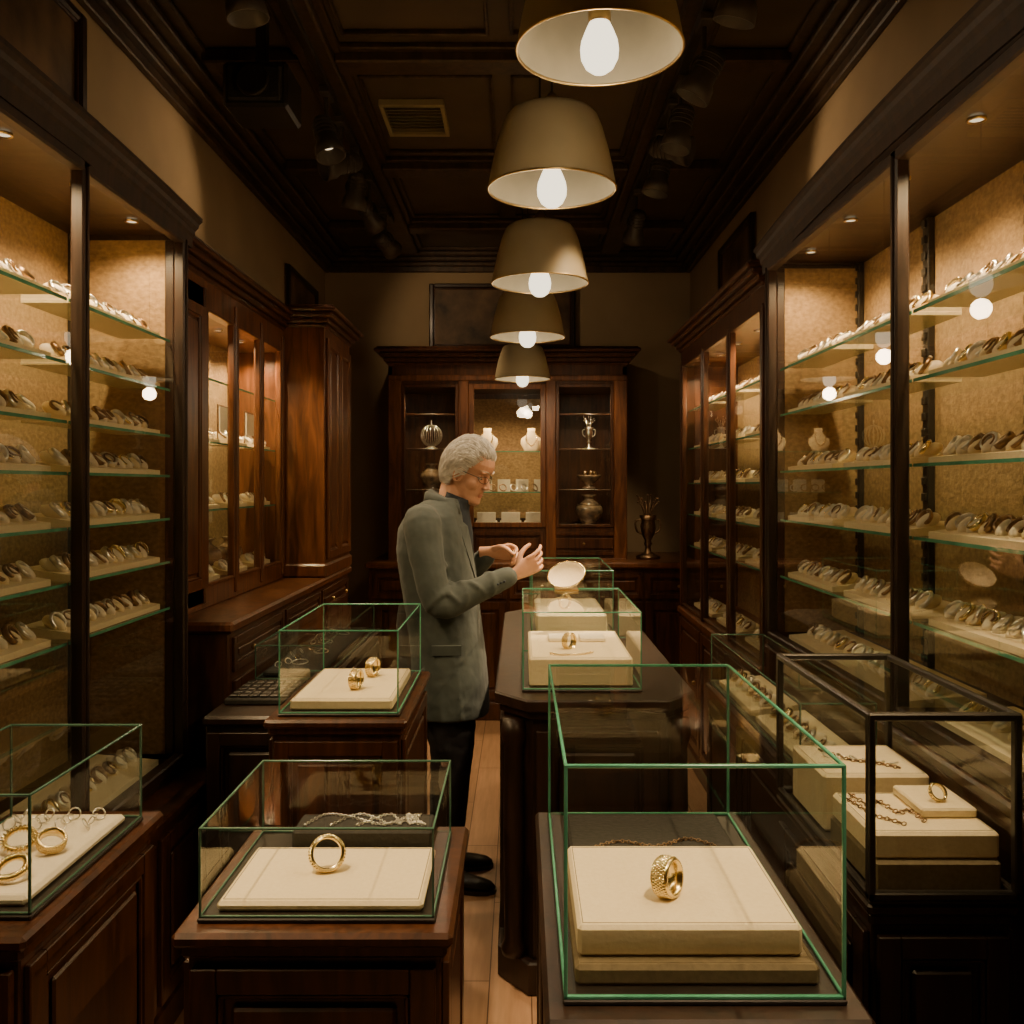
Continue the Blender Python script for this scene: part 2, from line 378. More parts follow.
# ------------------------------------------------------------------ pendant lamps
def pendant(X, Y, z, dia, power):
    global K
    Y *= K; K = 1
    R = dia/2; h = R*1.20; mb = MB()
    out = [(R, 0), (R*.985, R*.06), (R*.935, R*.34), (R*.87, R*.62), (R*.79, R*.90), (R*.715, R*1.09), (R*.65, R*1.165), (R*.55, R*1.20), (.02, R*1.22)]
    mb.lathe(out, 'shade', (X, Y, z), 48, cap=False)
    inn = [(R*.975, .002), (R*.92, R*.34), (R*.855, R*.62), (R*.775, R*.90), (R*.70, R*1.07), (R*.55, R*1.165), (.02, R*1.18)]
    mb.lathe(inn, 'shadein', (X, Y, z), 48, cap=False)
    mb.torus(R*.99, R*.018, 'brass', Matrix.Translation((X, Y, z)), 48, 6)
    mb.lathe([(.02, 0), (.03, .0), (.032, .02), (.018, .045), (.008, .06)], 'brass', (X, Y, z+h-.003), 16)
    mb.tube([(X, Y, z+h+.04), (X, Y, CZ-.03)], [.004, .004], 'black', 8, 1)
    mb.lathe([(.05, 0), (.05, -.018), (.02, -.035), (.006, -.04)], 'brass', (X, Y, CZ), 20)
    k = R/.19; bz = z-.002
    prof = [(.002, -.052), (.018, -.049), (.032, -.038), (.042, -.018), (.044, .002), (.041, .022), (.032, .045), (.024, .062)]
    mb.lathe([(a*k, b*k) for a, b in prof], 'bulb', (X, Y, bz), 24)
    mb.lathe([(.024*k, .060*k), (.026*k, .075*k), (.024, .11*k), (.024, h-.01)], 'brass', (X, Y, bz), 16)
    ob = mb.build('pendant_lamp')
    l = bpy.data.lights.new('bulb_light', 'POINT'); l.energy = power; l.color = (1, .74, .45); l.shadow_soft_size = .04
    o = bpy.data.objects.new('bulb_light', l); scene.collection.objects.link(o); o.parent = ob; o.location = V((X, Y, z-.10*k))-ob.location
    K = K0
pendant(.18, 1.63, 2.535, .38, 4)
pendant(.094, 2.12, 2.42, .38, 4)
pendant(.078, 2.82, 2.34, .38, 4)
pendant(.038, 3.65, 2.30, .38, 4)
pendant(.015, 4.35, 2.19, .34, 4)

# ------------------------------------------------------------------ jewelry helpers
def band(mb, M, R, w, t, mat, beads=0, seg=40, rows=1):
    mb.lathe([(R, -w/2), (R+t*.6, -w/2), (R+t, -w*.3), (R+t, w*.3), (R+t*.6, w/2), (R, w/2), (R-.0005, 0)], mat, M=M, seg=seg, closed=True)
    for q in range(rows):
        zz = 0 if rows == 1 else w*(-.28+.56*q/(rows-1))
        br = w*(.22 if rows == 1 else .11)
        for i in range(beads):
            a = 2*math.pi*(i+.5*(q % 2))/beads
            mb.sphere(((R+t)*math.cos(a), (R+t)*math.sin(a), zz), br, mat, M=M, n=5)
    if beads:
        for zz in (-w*.45, w*.45): mb.torus(R+t*.8, t*.26, mat, M @ Matrix.Translation((0, 0, zz)), seg, 5)
def bangle(name, x, y, z, R, w, t, rz, mat='gold', beads=28, lean=0, rows=1):
    mb = MB(); L = math.radians(lean); hgt = (R+t)*math.cos(L)+w*.5*math.sin(abs(L))
    M = TR((x, y, z+hgt-.001), 0, 0, rz) @ Matrix.Rotation(math.radians(90-lean), 4, 'X')
    band(mb, M, R, w, t, mat, beads, 48, rows); return mb.build(name)
def chain(mb, pts, mat, r=.0012, link=.006):
    P = [V(q) for q in pts]; n = len(P)
    for i in range(n-1):
        p0 = P[max(0, i-1)]; p1 = P[i]; p2 = P[i+1]; p3 = P[min(n-1, i+2)]
        k = max(2, int((p2-p1).length*1.15/link))
        for j in range(k):
            t = j/k
            q = .5*((2*p1)+(p2-p0)*t+(2*p0-5*p1+4*p2-p3)*t*t+(3*p1-p0-3*p2+p3)*t**3)
            d = (p2-p1).normalized(); a = math.degrees(math.atan2(d.y, d.x))
            mb.torus(link*.55, r, mat, TR(q, 35 if j % 2 else -35, 0, a), 7, 4)

def tray_row(mb, face, X, y0, y1, z, depth, n, kind=0):
    global K
    y0 *= K; y1 *= K; K = 1
    xf = X; xb = X-face*depth
    h0, h1 = .016, .034
    vs = [(xf, y0, z), (xf, y1, z), (xb, y1, z), (xb, y0, z), (xf, y0, z+h0), (xf, y1, z+h0), (xb, y1, z+h1), (xb, y0, z+h1)]
    mb.add(vs, [(0, 1, 2, 3), (4, 5, 6, 7), (0, 1, 5, 4), (1, 2, 6, 5), (2, 3, 7, 6), (3, 0, 4, 7)], 'cream')
    L = y1-y0
    for i in range(n):
        y = y0+L*(i+.5)/n; r_ = random.uniform(.024, .030)
        mat = random.choice(['silver', 'bronze', 'silver', 'gold', 'bronze', 'silver'])
        x = X-face*depth*.42; zz = z+.024
        rz = random.uniform(-25, 25)
        PM = Matrix.Translation((x-face*.004, y, zz+.012)) @ Matrix.Rotation(math.radians(rz), 4, 'Z') @ Matrix.Rotation(math.radians(face*24), 4, 'Y')
        mb.sphere((0, 0, 0), .028, 'white' if (i+kind) % 3 else 'cream', sx=1.35, sy=.66, sz=.66, M=PM, n=8)
        M = Matrix.Translation((x+face*.006, y, zz+.020)) @ Matrix.Rotation(math.radians(rz), 4, 'Z') @ Matrix.Rotation(math.radians(face*(random.uniform(40, 62))), 4, 'Y')
        mb.torus(r_*.80, random.uniform(.0035, .0060), mat, M, 16, 6, sq=random.uniform(1, 1.9))
        if i % 3 == 0: mb.sphere((r_*.85, 0, 0), .006, 'silver' if mat != 'silver' else 'gold', M=M, n=5)
        if i % 4 == 1: mb.torus(r_*.6, .0025, 'bronze', M @ Matrix.Translation((0, 0, .008)), 12, 5)
    K = K0

# ------------------------------------------------------------------ vitrine
def arch(t, peak): return peak*(1-(2*t-1)**2)
def vitrine(sgn, XF, XW, y0, y1, zb, zt, stiles, shelves, zbase, peak, power, bases, nl):
    F = ('x', XF, sgn); mb = MB()
    for ya, yb, bo in bases:
        Fb = ('x', XF+sgn*bo, sgn)
        mb.box(XW, XF+sgn*bo, ya, yb, .0, zbase-.03, 'mahog', .003)
        mb.box(XW, XF+sgn*(bo+.012), ya, yb, zbase-.03, zbase, 'mahog', .006)
        mb.box(XW, XF+sgn*(bo+.008), ya, yb, 0, .09, 'mahog', .006)
        if bo > 0:
            nb = max(1, round((yb-ya)/.45))
            for i in range(nb):
                a = ya+(yb-ya)*i/nb; b = ya+(yb-ya)*(i+1)/nb
                panel(mb, Fb, a+.015, b-.015, .11, zbase-.05, 'mahog', .045)
    if zb > zbase+.01: mb.box(XW, XF, y0, y1, zbase, zb, 'dark', .004)
    mb.box(XW, XW+sgn*.012, y0, y1, zb, zt+.02, 'fabric')
    mb.box(XW, XF-sgn*.02, y1-.02, y1, zb, zt+.02, 'dark', .002)
    mb.box(XW+sgn*.02, XF-sgn*.06, y1-.026, y1-.019, zb+.03, zt-.02, 'fabric')
    mb.box(XF-sgn*.06, XF-sgn*.03, y1-.03, y1-.019, zb+.03, zt-.02, 'dark', .003)
    mb.box(XW, XF-sgn*.02, y0, y0+.02, zb, zt+.02, 'dark', .002)
    mb.box(XW, XF, y0, y1, zb-.005, zb+.012, 'dark', .003)
    mb.box(XW, XF, y0, y1, zt, zt+.03, 'dark', .003)
    sw = .014
    for s_ in stiles:
        mb.box(XF-sgn*.03, XF+sgn*.006, s_-sw, s_+sw, zb, zt, 'dark', .005)
        mb.tube([(XF+sgn*.006, s_, zb+.02), (XF+sgn*.006, s_, zt-.02)], [.006, .006], 'corn', 8, 1)
    for a, b in zip(stiles[:-1], stiles[1:]):
        ks = (0, .5, 1) if b-a > .7 else (0, 1)
        for k_ in ks:
            s_ = a+(b-a)*k_
            mb.box(XW+sgn*.012, XW+sgn*.034, s_-.016, s_+.016, zb, zt, 'black', .003)
            for k in range(int((zt-zb)/.05)): mb.box(XW+sgn*.034, XW+sgn*.042, s_-.010, s_+.010, zb+.03+k*.05, zb+.055+k*.05, 'black', .002)
    fbox(mb, F, y0, y1, zb, zb+.035, -.03, .006, 'dark', .005)
    fbox(mb, F, y0, y1, zt-.03, zt, -.03, .006, 'corn', .005)
    n = 26
    prof = [(-.03, -.03), (.006, -.03), (.007, .005), (.014, .012), (.016, .026), (.026, .036), (.030, .048), (.040, .056), (.040, .068), (-.03, .070)]
    rings = []
    for i in range(n+1):
        t = i/n; y = y0+(y1-y0+.025)*t
        rings.append([V((XF+sgn*o, y*K, zt+arch(t, peak)+u)) for o, u in prof])
    mb.loft(rings, 'corn', False, True)
    mb.box(XW, XF-sgn*.03, y0, y1+.02, zt+.03, zt+.065, 'corn', .004)
    for a, b in zip(stiles[:-1], stiles[1:]):
        mb.quad((XF-sgn*.012, a+sw, zb+.03), (XF-sgn*.012, b-sw, zb+.03), (XF-sgn*.012, b-sw, zt-.03), (XF-sgn*.012, a+sw, zt-.03), 'glass')
    for z in shelves:
        xa = XW+sgn*.045; xb_ = XF-sgn*.045
        for a, b in zip(stiles[:-1], stiles[1:]):
            mb.quad((xa, a+.005, z), (xb_, a+.005, z), (xb_, b-.005, z), (xa, b-.005, z), 'gshelf')
            mb.box(xb_, xb_+sgn*.003, a+.005, b-.005, z-.005, z+.003, 'edge', 0)
    cs = []
    for a, b in zip(stiles[:-1], stiles[1:]):
        for i in range(nl):
            c = (XF-sgn*.10, a+(b-a)*(i+.5)/nl, zt-.003); downlight(mb, c, .016); cs.append(c)
    ob = mb.build('jewelry_vitrine')
    for c in cs: downbeam(ob, c, power)
    mj = MB()
    for si, z in enumerate(shelves):
        for a, b in zip(stiles[:-1], stiles[1:]):
            parts = 2 if b-a > .7 else 1
            for q in range(parts):
                a1 = a+(b-a)*q/parts; b1 = a+(b-a)*(q+1)/parts; L = b1-a1
                tray_row(mj, sgn, XF-sgn*.06, a1+.04, b1-.04, z+.001, .13, max(5, int(L*K/.068)), si % 2)
    for a, b in zip(stiles[:-1], stiles[1:]):
        tray_row(mj, sgn, XF-sgn*.06, a+.05, b-.05, zb+.013, .2, int((b-a)*K/.08), 1)
    mj.build('shelf_jewelry')
    return ob
LSH = [1.15, 1.30, 1.44, 1.58, 1.71, 1.86, 2.02]
vitrine(1, -1.10, WLc, .62, 2.38, .64, 2.37, [.64, 1.23, 1.82, 2.36], LSH, .62, .03, 21, ((.62, 1.56, 0), (1.56, 2.38, .10)), 2)
RSH = [1.21, 1.42, 1.60, 1.81, 1.98]
vitrine(-1, .93, WRc, .80, 2.72, .97, 2.38, [.82, 1.785, 2.70], RSH, .95, .05, 21, ((.80, 2.72, 0),), 3)

# ------------------------------------------------------------------ left wood cabinet with tall column
def cornice(mb, x0, x1, y0, y1, z, mat, sides):
    for g, h, off in ((.012, .02, 0), (.028, .025, .02), (.05, .025, .045), (.07, .02, .07), (.058, .012, .09)):
        mb.box(x0-(g if 'a' in sides else 0), x1+(g if 'b' in sides else 0), y0-(g if 'c' in sides else 0), y1+(g if 'd' in sides else 0), z+off, z+off+h, mat, .007)
mb = MB(); XF2 = -1.2
y0, y1 = 2.47, 3.65
mb.box(WLc, -1.0, y0, 4.18, 0, 1.04, 'mahog', .004)
mb.box(WLc, -.98, y0-.01, 4.20, 1.04, 1.08, 'mahog_l', .01)
mb.box(WLc, -.985, y0, 4.18, 0, .10, 'mahog', .01)
Fb = ('x', -1.0, 1)
for i in range(3):
    a = y0+.03+i*.56; panel(mb, Fb, a, a+.53, .90, 1.02, 'mahog', .025, .010); knob(mb, Fb, a+.13, .96); knob(mb, Fb, a+.40, .96)
    panel(mb, Fb, a, a+.53, .13, .87, 'mahog', .05)
mb.box(WLc, WLc+.02, y0, y1, 1.08, 2.30, 'fabric')
mb.box(WLc, XF2, y0, y0+.03, 1.08, 2.34, 'mahog', .003)
mb.box(WLc, XF2, y0, y1, 1.08, 1.16, 'mahog_l', .003)
mb.box(WLc, XF2, y0, y1, 2.22, 2.34, 'mahog_l', .003)
cornice(mb, WLc, XF2, y0, y1, 2.33, 'mahog', 'b')
F2 = ('x', XF2, 1)
for s_ in (2.49, 2.74, 3.04, 3.34, 3.63): fbox(mb, F2, s_-.016, s_+.016, 1.10, 2.30, -.03, .01, 'mahog_l', .005)
fbox(mb, F2, 2.49, 2.74, 1.1, 2.3, -.02, 0, 'mahog_l', .002); panel(mb, F2, 2.505, 2.725, 1.16, 2.22, 'mahog_l', .04)
for a, b in ((2.74, 3.04), (3.04, 3.34), (3.34, 3.63)):
    frame_rect(mb, F2, a+.016, b-.016, 1.16, 2.23, .012, -.02, .004, 'mahog_l')
    mb.quad((XF2-.008, a+.03, 1.17), (XF2-.008, b-.03, 1.17), (XF2-.008, b-.03, 2.2), (XF2-.008, a+.03, 2.2), 'glass')
for z in (1.45, 1.72, 1.97): mb.quad((WLc+.02, y0+.03, z), (XF2-.03, y0+.03, z), (XF2-.03, y1, z), (WLc+.02, y1, z), 'gshelf'); mb.box(XF2-.032, XF2-.03, y0+.03, y1, z-.004, z+.004, 'edge')
mb.box(WLc, -.99, 3.65, 4.18, 1.08, 2.36, 'mahog_l', .004)
mb.box(WLc, -.978, 3.638, 4.192, 1.08, 1.15, 'mahog_l', .01)
cornice(mb, WLc, -.99, 3.65, 4.18, 2.35, 'mahog', 'bcd')
Fc = ('x', -.99, 1); panel(mb, Fc, 3.67, 3.915, 1.17, 2.30, 'mahog_l', .04); panel(mb, Fc, 3.915, 4.16, 1.17, 2.30, 'mahog_l', .04)
cs = [(-1.30, y_, 2.218) for y_ in (2.85, 3.1, 3.35, 3.56)]
for c in cs: downlight(mb, c, .016)
cab2 = mb.build('wooden_display_cabinet')
for c in cs: downbeam(cab2, c, 20)
mj = MB()
for z in (1.16, 1.45, 1.72):
    for a, b in ((2.79, 3.0), (3.09, 3.3), (3.39, 3.6)):
        tray_row(mj, 1, -1.25, a, b, z+.002, .1, 4, 1)
        if z > 1.7:
            mj.box(-1.30, -1.295, a+.02, b-.04, z+.04, z+.17, 'card', 0)
            mj.box(-1.305, -1.30, a+.01, b-.03, z+.0, z+.18, 'bronze', .002)
mj.build('shelf_jewelry')
def vase(name, x, y, z, h, mat):
    prof = [(.30, 0), (.32, .03), (.22, .08), (.36, .25), (.46, .45), (.44, .60), (.28, .75), (.16, .84), (.17, .92), (.27, 1.0), (.23, 1.0), (.12, .9)]
    mb = MB(); mb.lathe([(a*h, b*h) for a, b in prof], mat, (x, y, z), 24)
    for t in (.12, .68): mb.torus((.30 if t < .5 else .37)*h, .012*h, 'bronze', TR((x, y, z+t*h)), 24, 5)
    mb.build(name)
for (x, y, h) in ((-1.395, 3.20, .15), (-1.395, 3.45, .14)): vase('ceramic_vase', x, y, 1.162, h, 'ceramic')

# ------------------------------------------------------------------ right second cabinet
mb = MB(); XR = .95; y0, y1 = 2.80, 4.25
mb.box(XR, WRc, y0, y1, 0, .82, 'mahog', .004); mb.box(XR-.02, WRc, y0, y1+.01, .80, .84, 'mahog_l', .008); mb.box(XR-.015, WRc, y0, y1, 0, .1, 'mahog', .01)
Fr = ('x', XR, -1)
for i in range(3): a = y0+.02+i*.475; panel(mb, Fr, a, a+.455, .12, .78, 'mahog', .045); knob(mb, Fr, a+.05, .5)
mb.box(WRc-.02, WRc, y0, y1, .84, 2.3, 'fabric'); mb.box(XR+.02, WRc, y0, y0+.03, .84, 2.32, 'mahog', .003); mb.box(XR+.02, WRc, y1-.03, y1, .84, 2.32, 'mahog', .003)
mb.box(XR, WRc, y0, y1, 2.24, 2.34, 'mahog', .004); cornice(mb, XR, WRc, y0, y1, 2.33, 'mahog', 'ad')
ss = (2.82, 3.28, 3.75, 4.23)
for s_ in ss: fbox(mb, Fr, s_-.014, s_+.014, .84, 2.26, -.03, .008, 'mahog', .004)
for a, b in zip(ss[:-1], ss[1:]):
    frame_rect(mb, Fr, a+.014, b-.014, .85, 2.25, .012, -.02, .002, 'mahog')
    mb.quad((XR+.01, a+.03, .86), (XR+.01, b-.03, .86), (XR+.01, b-.03, 2.24), (XR+.01, a+.03, 2.24), 'glass')
RS2 = (1.20, 1.38, 1.56, 1.76, 1.98)
for z in RS2: mb.quad((XR+.04, y0+.03, z), (WRc-.02, y0+.03, z), (WRc-.02, y1-.03, z), (XR+.04, y1-.03, z), 'gshelf'); mb.box(XR+.037, XR+.04, y0+.03, y1-.03, z-.005, z+.003, 'edge')
cs = [(XR+.11, y_, 2.238) for y_ in (2.95, 3.2, 3.5, 3.8, 4.08)]
for c in cs: downlight(mb, c, .016)
cab3 = mb.build('wooden_display_cabinet')
for c in cs: downbeam(cab3, c, 21)
mj = MB()
for z in RS2+(.85,):
    for a, b in zip(ss[:-1], ss[1:]): tray_row(mj, -1, XR+.06, a+.05, b-.05, z+.001, .13, 7, 1)
mj.build('shelf_jewelry')

# ------------------------------------------------------------------ back hutch
mb = MB(); YC = 4.75; FB = ('y', YC, -1); hx0, hx1 = -.90, .73; YH = 4.92; FH = ('y', YH, -1)
mb.box(-1.0, WR-.02, YC, YB-.02, 0, 1.0, 'mahog', .004); mb.box(-1.02, WR-.02, YC-.025, YB-.02, 1.0, 1.04, 'mahog_l', .01); mb.box(-1.0, WR-.02, YC-.018, YB-.02, 0, .12, 'mahog', .01)
n = 5; w = 2.25/n
for i in range(n):
    a = -.98+i*w; panel(mb, FB, a+.01, a+w-.01, .80, .97, 'mahog', .03, .01); knob(mb, FB, a+w/2, .885)
    panel(mb, FB, a+.01, a+w-.01, .14, .78, 'mahog', .05)
mb.box(hx0, hx1, YB-.04, YB-.02, 1.04, 2.36, 'mahog')
for x in (hx0, hx1-.03): mb.box(x, x+.03, YH, YB-.02, 1.04, 2.36, 'mahog', .003)
for x in (-.385, .21): mb.box(x-.012, x+.012, YH, YB-.02, 1.2, 2.3, 'mahog')
mb.box(hx0, hx1, YH, YB-.02, 1.04, 1.26, 'mahog', .003)
mb.box(hx0, hx1, YH, YB-.02, 2.24, 2.38, 'mahog', .003)
for i in range(3):
    a = hx0+.05+i*.52; panel(mb, FH, a, a+.49, 1.07, 1.23, 'mahog', .022, .01); knob(mb, FH, a+.245, 1.15, r=.009)
for x, w_ in ((hx0+.045, .045), (-.385, .035), (.21, .035), (hx1-.045, .045)): fbox(mb, FH, x-w_, x+w_, 1.04, 2.3, -.03, .012, 'mahog_l', .005)
frame_rect(mb, FH, -.35, .175, 1.26, 2.24, .035, -.02, .008, 'mahog_l')
frame_rect(mb, FH, hx0+.09, -.42, 1.26, 2.24, .022, -.02, .006, 'mahog')
frame_rect(mb, FH, .245, hx1-.09, 1.26, 2.24, .022, -.02, .006, 'mahog')
fbox(mb, FH, hx0, hx1, 2.26, 2.30, 0, .02, 'mahog_l', .006)
fbox(mb, FH, hx0, hx1, 1.02, 1.05, 0, .02, 'mahog_l', .006)
for g, h, off in ((.012, .02, 0), (.03, .03, .02), (.055, .03, .05), (.085, .025, .08), (.07, .012, .105)):
    mb.box(hx0-g, hx1+g, YH-g, YB-.02, 2.37+off, 2.37+off+h, 'mahog', .008)
for xa, xb_ in ((hx0+.03, -.40), (.22, hx1-.03)):
    for z in (1.52, 1.80, 2.04): mb.quad((xa, YH+.03, z-.001), (xb_, YH+.03, z-.001), (xb_, YB-.04, z-.001), (xa, YB-.04, z-.001), 'gshelf'); mb.box(xa, xb_, YH+.03, YH+.04, z-.010, z, 'mahog', .002)
for z in (1.50, 1.78): mb.quad((-.37, YH+.04, z), (.2, YH+.04, z), (.2, YB-.05, z), (-.37, YB-.05, z), 'gshelf'); mb.box(-.37, .2, YH+.037, YH+.04, z-.004, z+.003, 'edge')
for a, b in ((-.32, .14), (hx0+.11, -.44), (.267, hx1-.11)):
    mb.quad((a, YH+.005, 1.28), (b, YH+.005, 1.28), (b, YH+.005, 2.22), (a, YH+.005, 2.22), 'glass')
mb.box(-.36, .19, YB-.06, YB-.045, 1.3, 2.2, 'fabric')
cs = [(-.22, YH+.1, 2.238), (.04, YH+.1, 2.238), (.49, YH+.08, 2.238), (-.63, YH+.08, 2.238)]
for c in cs: downlight(mb, c, .016)
hut = mb.build('display_hutch')
for c, pw in zip(cs, (20, 20, 18, 18)): downbeam(hut, c, pw)
def bust(x, y, z, h):
    global K
    y *= K; K = 1
    mb = MB(); rings = []
    for t, w_, d in ((0, .055, .02), (.1, .06, .02), (.35, .085, .018), (.55, .08, .02), (.7, .045, .02), (.85, .03, .018), (1, .032, .015)):
        rings.append([V((x+w_*h/.17*.9*math.cos(2*math.pi*j/16), y+t*.03+d*math.sin(2*math.pi*j/16), z+h*t)) for j in range(16)])
    mb.loft(rings, 'cream')
    chain(mb, [(x-.03, y-.015, z+h*.85), (x-.035, y-.022, z+h*.5), (x, y-.025, z+h*.25), (x+.035, y-.022, z+h*.5), (x+.03, y-.015, z+h*.85)], 'gold', .002, .009)
    mb.build('necklace_bust'); K = K0
bust(-.23, YH+.16, 1.782, .17); bust(.08, YH+.16, 1.782, .17)
mb = MB()
for i in range(3): mb.box(-.30+i*.17, -.17+i*.17, YH+.10, YH+.11, 1.262, 1.36, 'card', .002); mb.box(-.31+i*.17, -.16+i*.17, YH+.11, YH+.16, 1.262, 1.30, 'white', .003)
mb.build('price_card_stand')
mb = MB()
for i in range(6): mb.torus(.025, .005, random.choice(['silver', 'bronze']), TR((-.27+i*.075, YH+.15, 1.532), 65, 0, 10*i), 14, 6)
for i in range(4): mb.box(-.29+i*.13, -.20+i*.13, YH+.22, YH+.23, 1.502, 1.59, 'card', .001)
mb.build('bracelet_row')
vase('ceramic_vase', .49, YH+.2, 1.261, .22, 'ceramic')
mb = MB(); mb.lathe([(.05, 0), (.05, .01), (.02, .025), (.045, .05), (.085, .085), (.09, .1), (.085, .1), (.04, .055)], 'ceramic', (.49, YH+.2, 1.521), 24)
for i in range(5): mb.sphere((.49+.035*math.cos(i*1.26), YH+.2+.035*math.sin(i*1.26), 1.63), .022, 'bronze', n=6)
mb.build('footed_bowl')
def cup(x, y, z, h, mat):
    global K
    y *= K; K = 1
    mb = MB(); mb.lathe([(a*h, b*h) for a, b in [(.24, 0), (.25, .05), (.14, .09), (.07, .14), (.05, .24), (.09, .30), (.06, .36), (.13, .50), (.16, .66), (.13, .78), (.18, .88), (.16, .88), (.08, .6)]], mat, (x, y, z), 24)
    for sg in (-1, 1): mb.tube([(x+sg*.14*h, y, z+.8*h), (x+sg*.25*h, y, z+.76*h), (x+sg*.23*h, y, z+.58*h), (x+sg*.12*h, y, z+.5*h)], [.02*h]*4, mat, 6, 4)
    for i in range(11):
        a = i*.57; mb.tube([(x+.05*h*math.cos(a), y+.05*h*math.sin(a), z+.8*h), (x+.12*h*math.cos(a), y+.12*h*math.sin(a), z+1.05*h), (x+.22*h*math.cos(a), y+.22*h*math.sin(a), z+(1.15+.07*(i % 3))*h)], [.012*h, .01*h, .004*h], mat, 5, 3)
        mb.sphere((x+.22*h*math.cos(a), y+.22*h*math.sin(a), z+(1.15+.07*(i % 3))*h), .022*h, mat, n=5)
    mb.build('trophy_cup'); K = K0
cup(.49, YH+.2, 1.801, .18, 'silver'); cup(.885, 4.98, 1.041, .34, 'bronze')
mb = MB()
for i in range(8): mb.torus(.075, .004, 'silver', TR((-.63, YH+.2, 1.90), 90, 0, i*22.5), 24, 5)
mb.lathe([(.04, 0), (.045, .01), (.01, .03)], 'silver', (-.63, YH+.2, 1.801), 16); mb.tube([(-.63, YH+.2, 1.975), (-.63, YH+.2, 2.01)], [.006, .003], 'silver', 6, 1)
mb.build('wire_globe_ornament')
vase('ceramic_vase', -.63, YH+.2, 1.521, .18, 'ceramic')
mb = MB()
for i in range(3): mb.box(-.78+i*.1, -.70+i*.1, YH+.15, YH+.2, 1.261, 1.31+.03*(i % 2), 'bronze', .01)
mb.build('jewelry_box_row')

def painting(F, u0, u1, z0, z1, name='framed_painting'):
    mb = MB(); F = (F[0], F[1]+F[2]*.004, F[2]); fbox(mb, F, u0, u1, z0, z1, 0, .015, 'paint', 0)
    frame_rect(mb, F, u0, u1, z0, z1, .035, .0, .035, 'dark', .008); frame_rect(mb, F, u0+.035, u1-.035, z0+.035, z1-.035, .008, .0, .026, 'mahog', .003)
    mb.build(name)
painting(('y', YB, -1), -.69, .42, 2.58, 3.08)
painting(('x', WL, 1), 4.55, 5.2, 2.50, 2.95)
painting(('x', WR, -1), 3.95, 4.6, 2.62, 3.05)
painting(('x', WL, 1), 1.55, 2.42, 2.70, 3.12)

# ------------------------------------------------------------------ cases
def gcase(name, x0, x1, y0, y1, z0, z1, e=.004, edge='edge', frame=None):
    mb = MB(); mb.box(x0-.004, x1+.004, y0-.004, y1+.004, z0, z0+.008, 'black', .002)
    z0 += .008
    for q in ([(x0, y0), (x1, y0)], [(x1, y0), (x1, y1)], [(x1, y1), (x0, y1)], [(x0, y1), (x0, y0)]):
        (a, b), (c, d) = q
        mb.quad((a, b, z0), (c, d, z0), (c, d, z1), (a, b, z1), 'glass')
    mb.quad((x0, y0, z1), (x1, y0, z1), (x1, y1, z1), (x0, y1, z1), 'glass')
    fm = frame or edge
    for x in (x0, x1):
        for y in (y0, y1): mb.box(x-e/2, x+e/2, y-e/2, y+e/2, z0, z1, fm, e*.2)
    for z, k in ((z1, 1), (z0+e/2, 1)):
        for y in (y0, y1): mb.box(x0-e/2, x1+e/2, y-e*k/2, y+e*k/2, z-e*k/2, z+e*k/2, fm, e*.2)
        for x in (x0, x1): mb.box(x-e*k/2, x+e*k/2, y0, y1, z-e*k/2, z+e*k/2, fm, e*.2)
    return mb.build(name)
def pedestal(name, x0, x1, y0, y1, z, mat='mahog', out=.02, npx=1, npy=1):
    mb = MB(); mb.box(x0, x1, y0, y1, 0, z-.03, mat, .003)
    mb.box(x0-out, x1+out, y0-out, y1+out, z-.024, z, mat, .007)
    mb.box(x0-out*.5, x1+out*.5, y0-out*.5, y1+out*.5, z-.045, z-.02, mat, .006)
    mb.box(x0-out*.7, x1+out*.7, y0-out*.7, y1+out*.7, 0, .09, mat, .008)
    for i in range(npx):
        a = x0+(x1-x0)*i/npx; b = x0+(x1-x0)*(i+1)/npx
        panel(mb, ('y', y0, -1), a+.008, b-.008, .10, z-.06, mat, .04, .012)
    for i in range(npy):
        a = y0+(y1-y0)*i/npy; b = y0+(y1-y0)*(i+1)/npy
        for F in (('x', x0, -1), ('x', x1, 1)): panel(mb, F, a+.008, b-.008, .10, z-.06, mat, .04, .012)
    return mb.build(name)
def cushion(name, x0, x1, y0, y1, z0, z1, mat='cream', b=.006):
    mb = MB(); mb.box(x0, x1, y0, y1, z0, z1, mat, b)
    t = .0012
    for a in ((x0+.008, x1-.008, y0+.008, y0+.0092), (x0+.008, x1-.008, y1-.0092, y1-.008), (x0+.008, x0+.0092, y0+.008, y1-.008), (x1-.0092, x1-.008, y0+.008, y1-.008)):
        mb.box(*a, z1-.001, z1+t*.4, 'olive' if mat == 'cream' else mat, 0)
    return mb.build(name)

# case front-left
pedestal('display_pedestal', -.525, -.125, 1.14, 1.46, .85)
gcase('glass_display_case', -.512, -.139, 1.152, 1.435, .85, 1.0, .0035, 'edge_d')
cushion('jewelry_cushion', -.492, -.157, 1.165, 1.345, .858, .875)
bangle('gold_bangle', -.338, 1.262, .875, .0245, .019, .0045, 18, beads=34, lean=24)
cushion('jewelry_cushion', -.43, -.165, 1.355, 1.425, .858, .90, 'blackf')
mb = MB()
for k in range(4): chain(mb, [(-.41+k*.05, 1.37, .903), (-.38+k*.06, 1.415, .903), (-.32+k*.04, 1.40, .903), (-.27+k*.02, 1.375, .903), (-.22, 1.385+k*.01, .903), (-.18, 1.37, .903)], 'silver', .001, .005)
mb.build('silver_necklace')
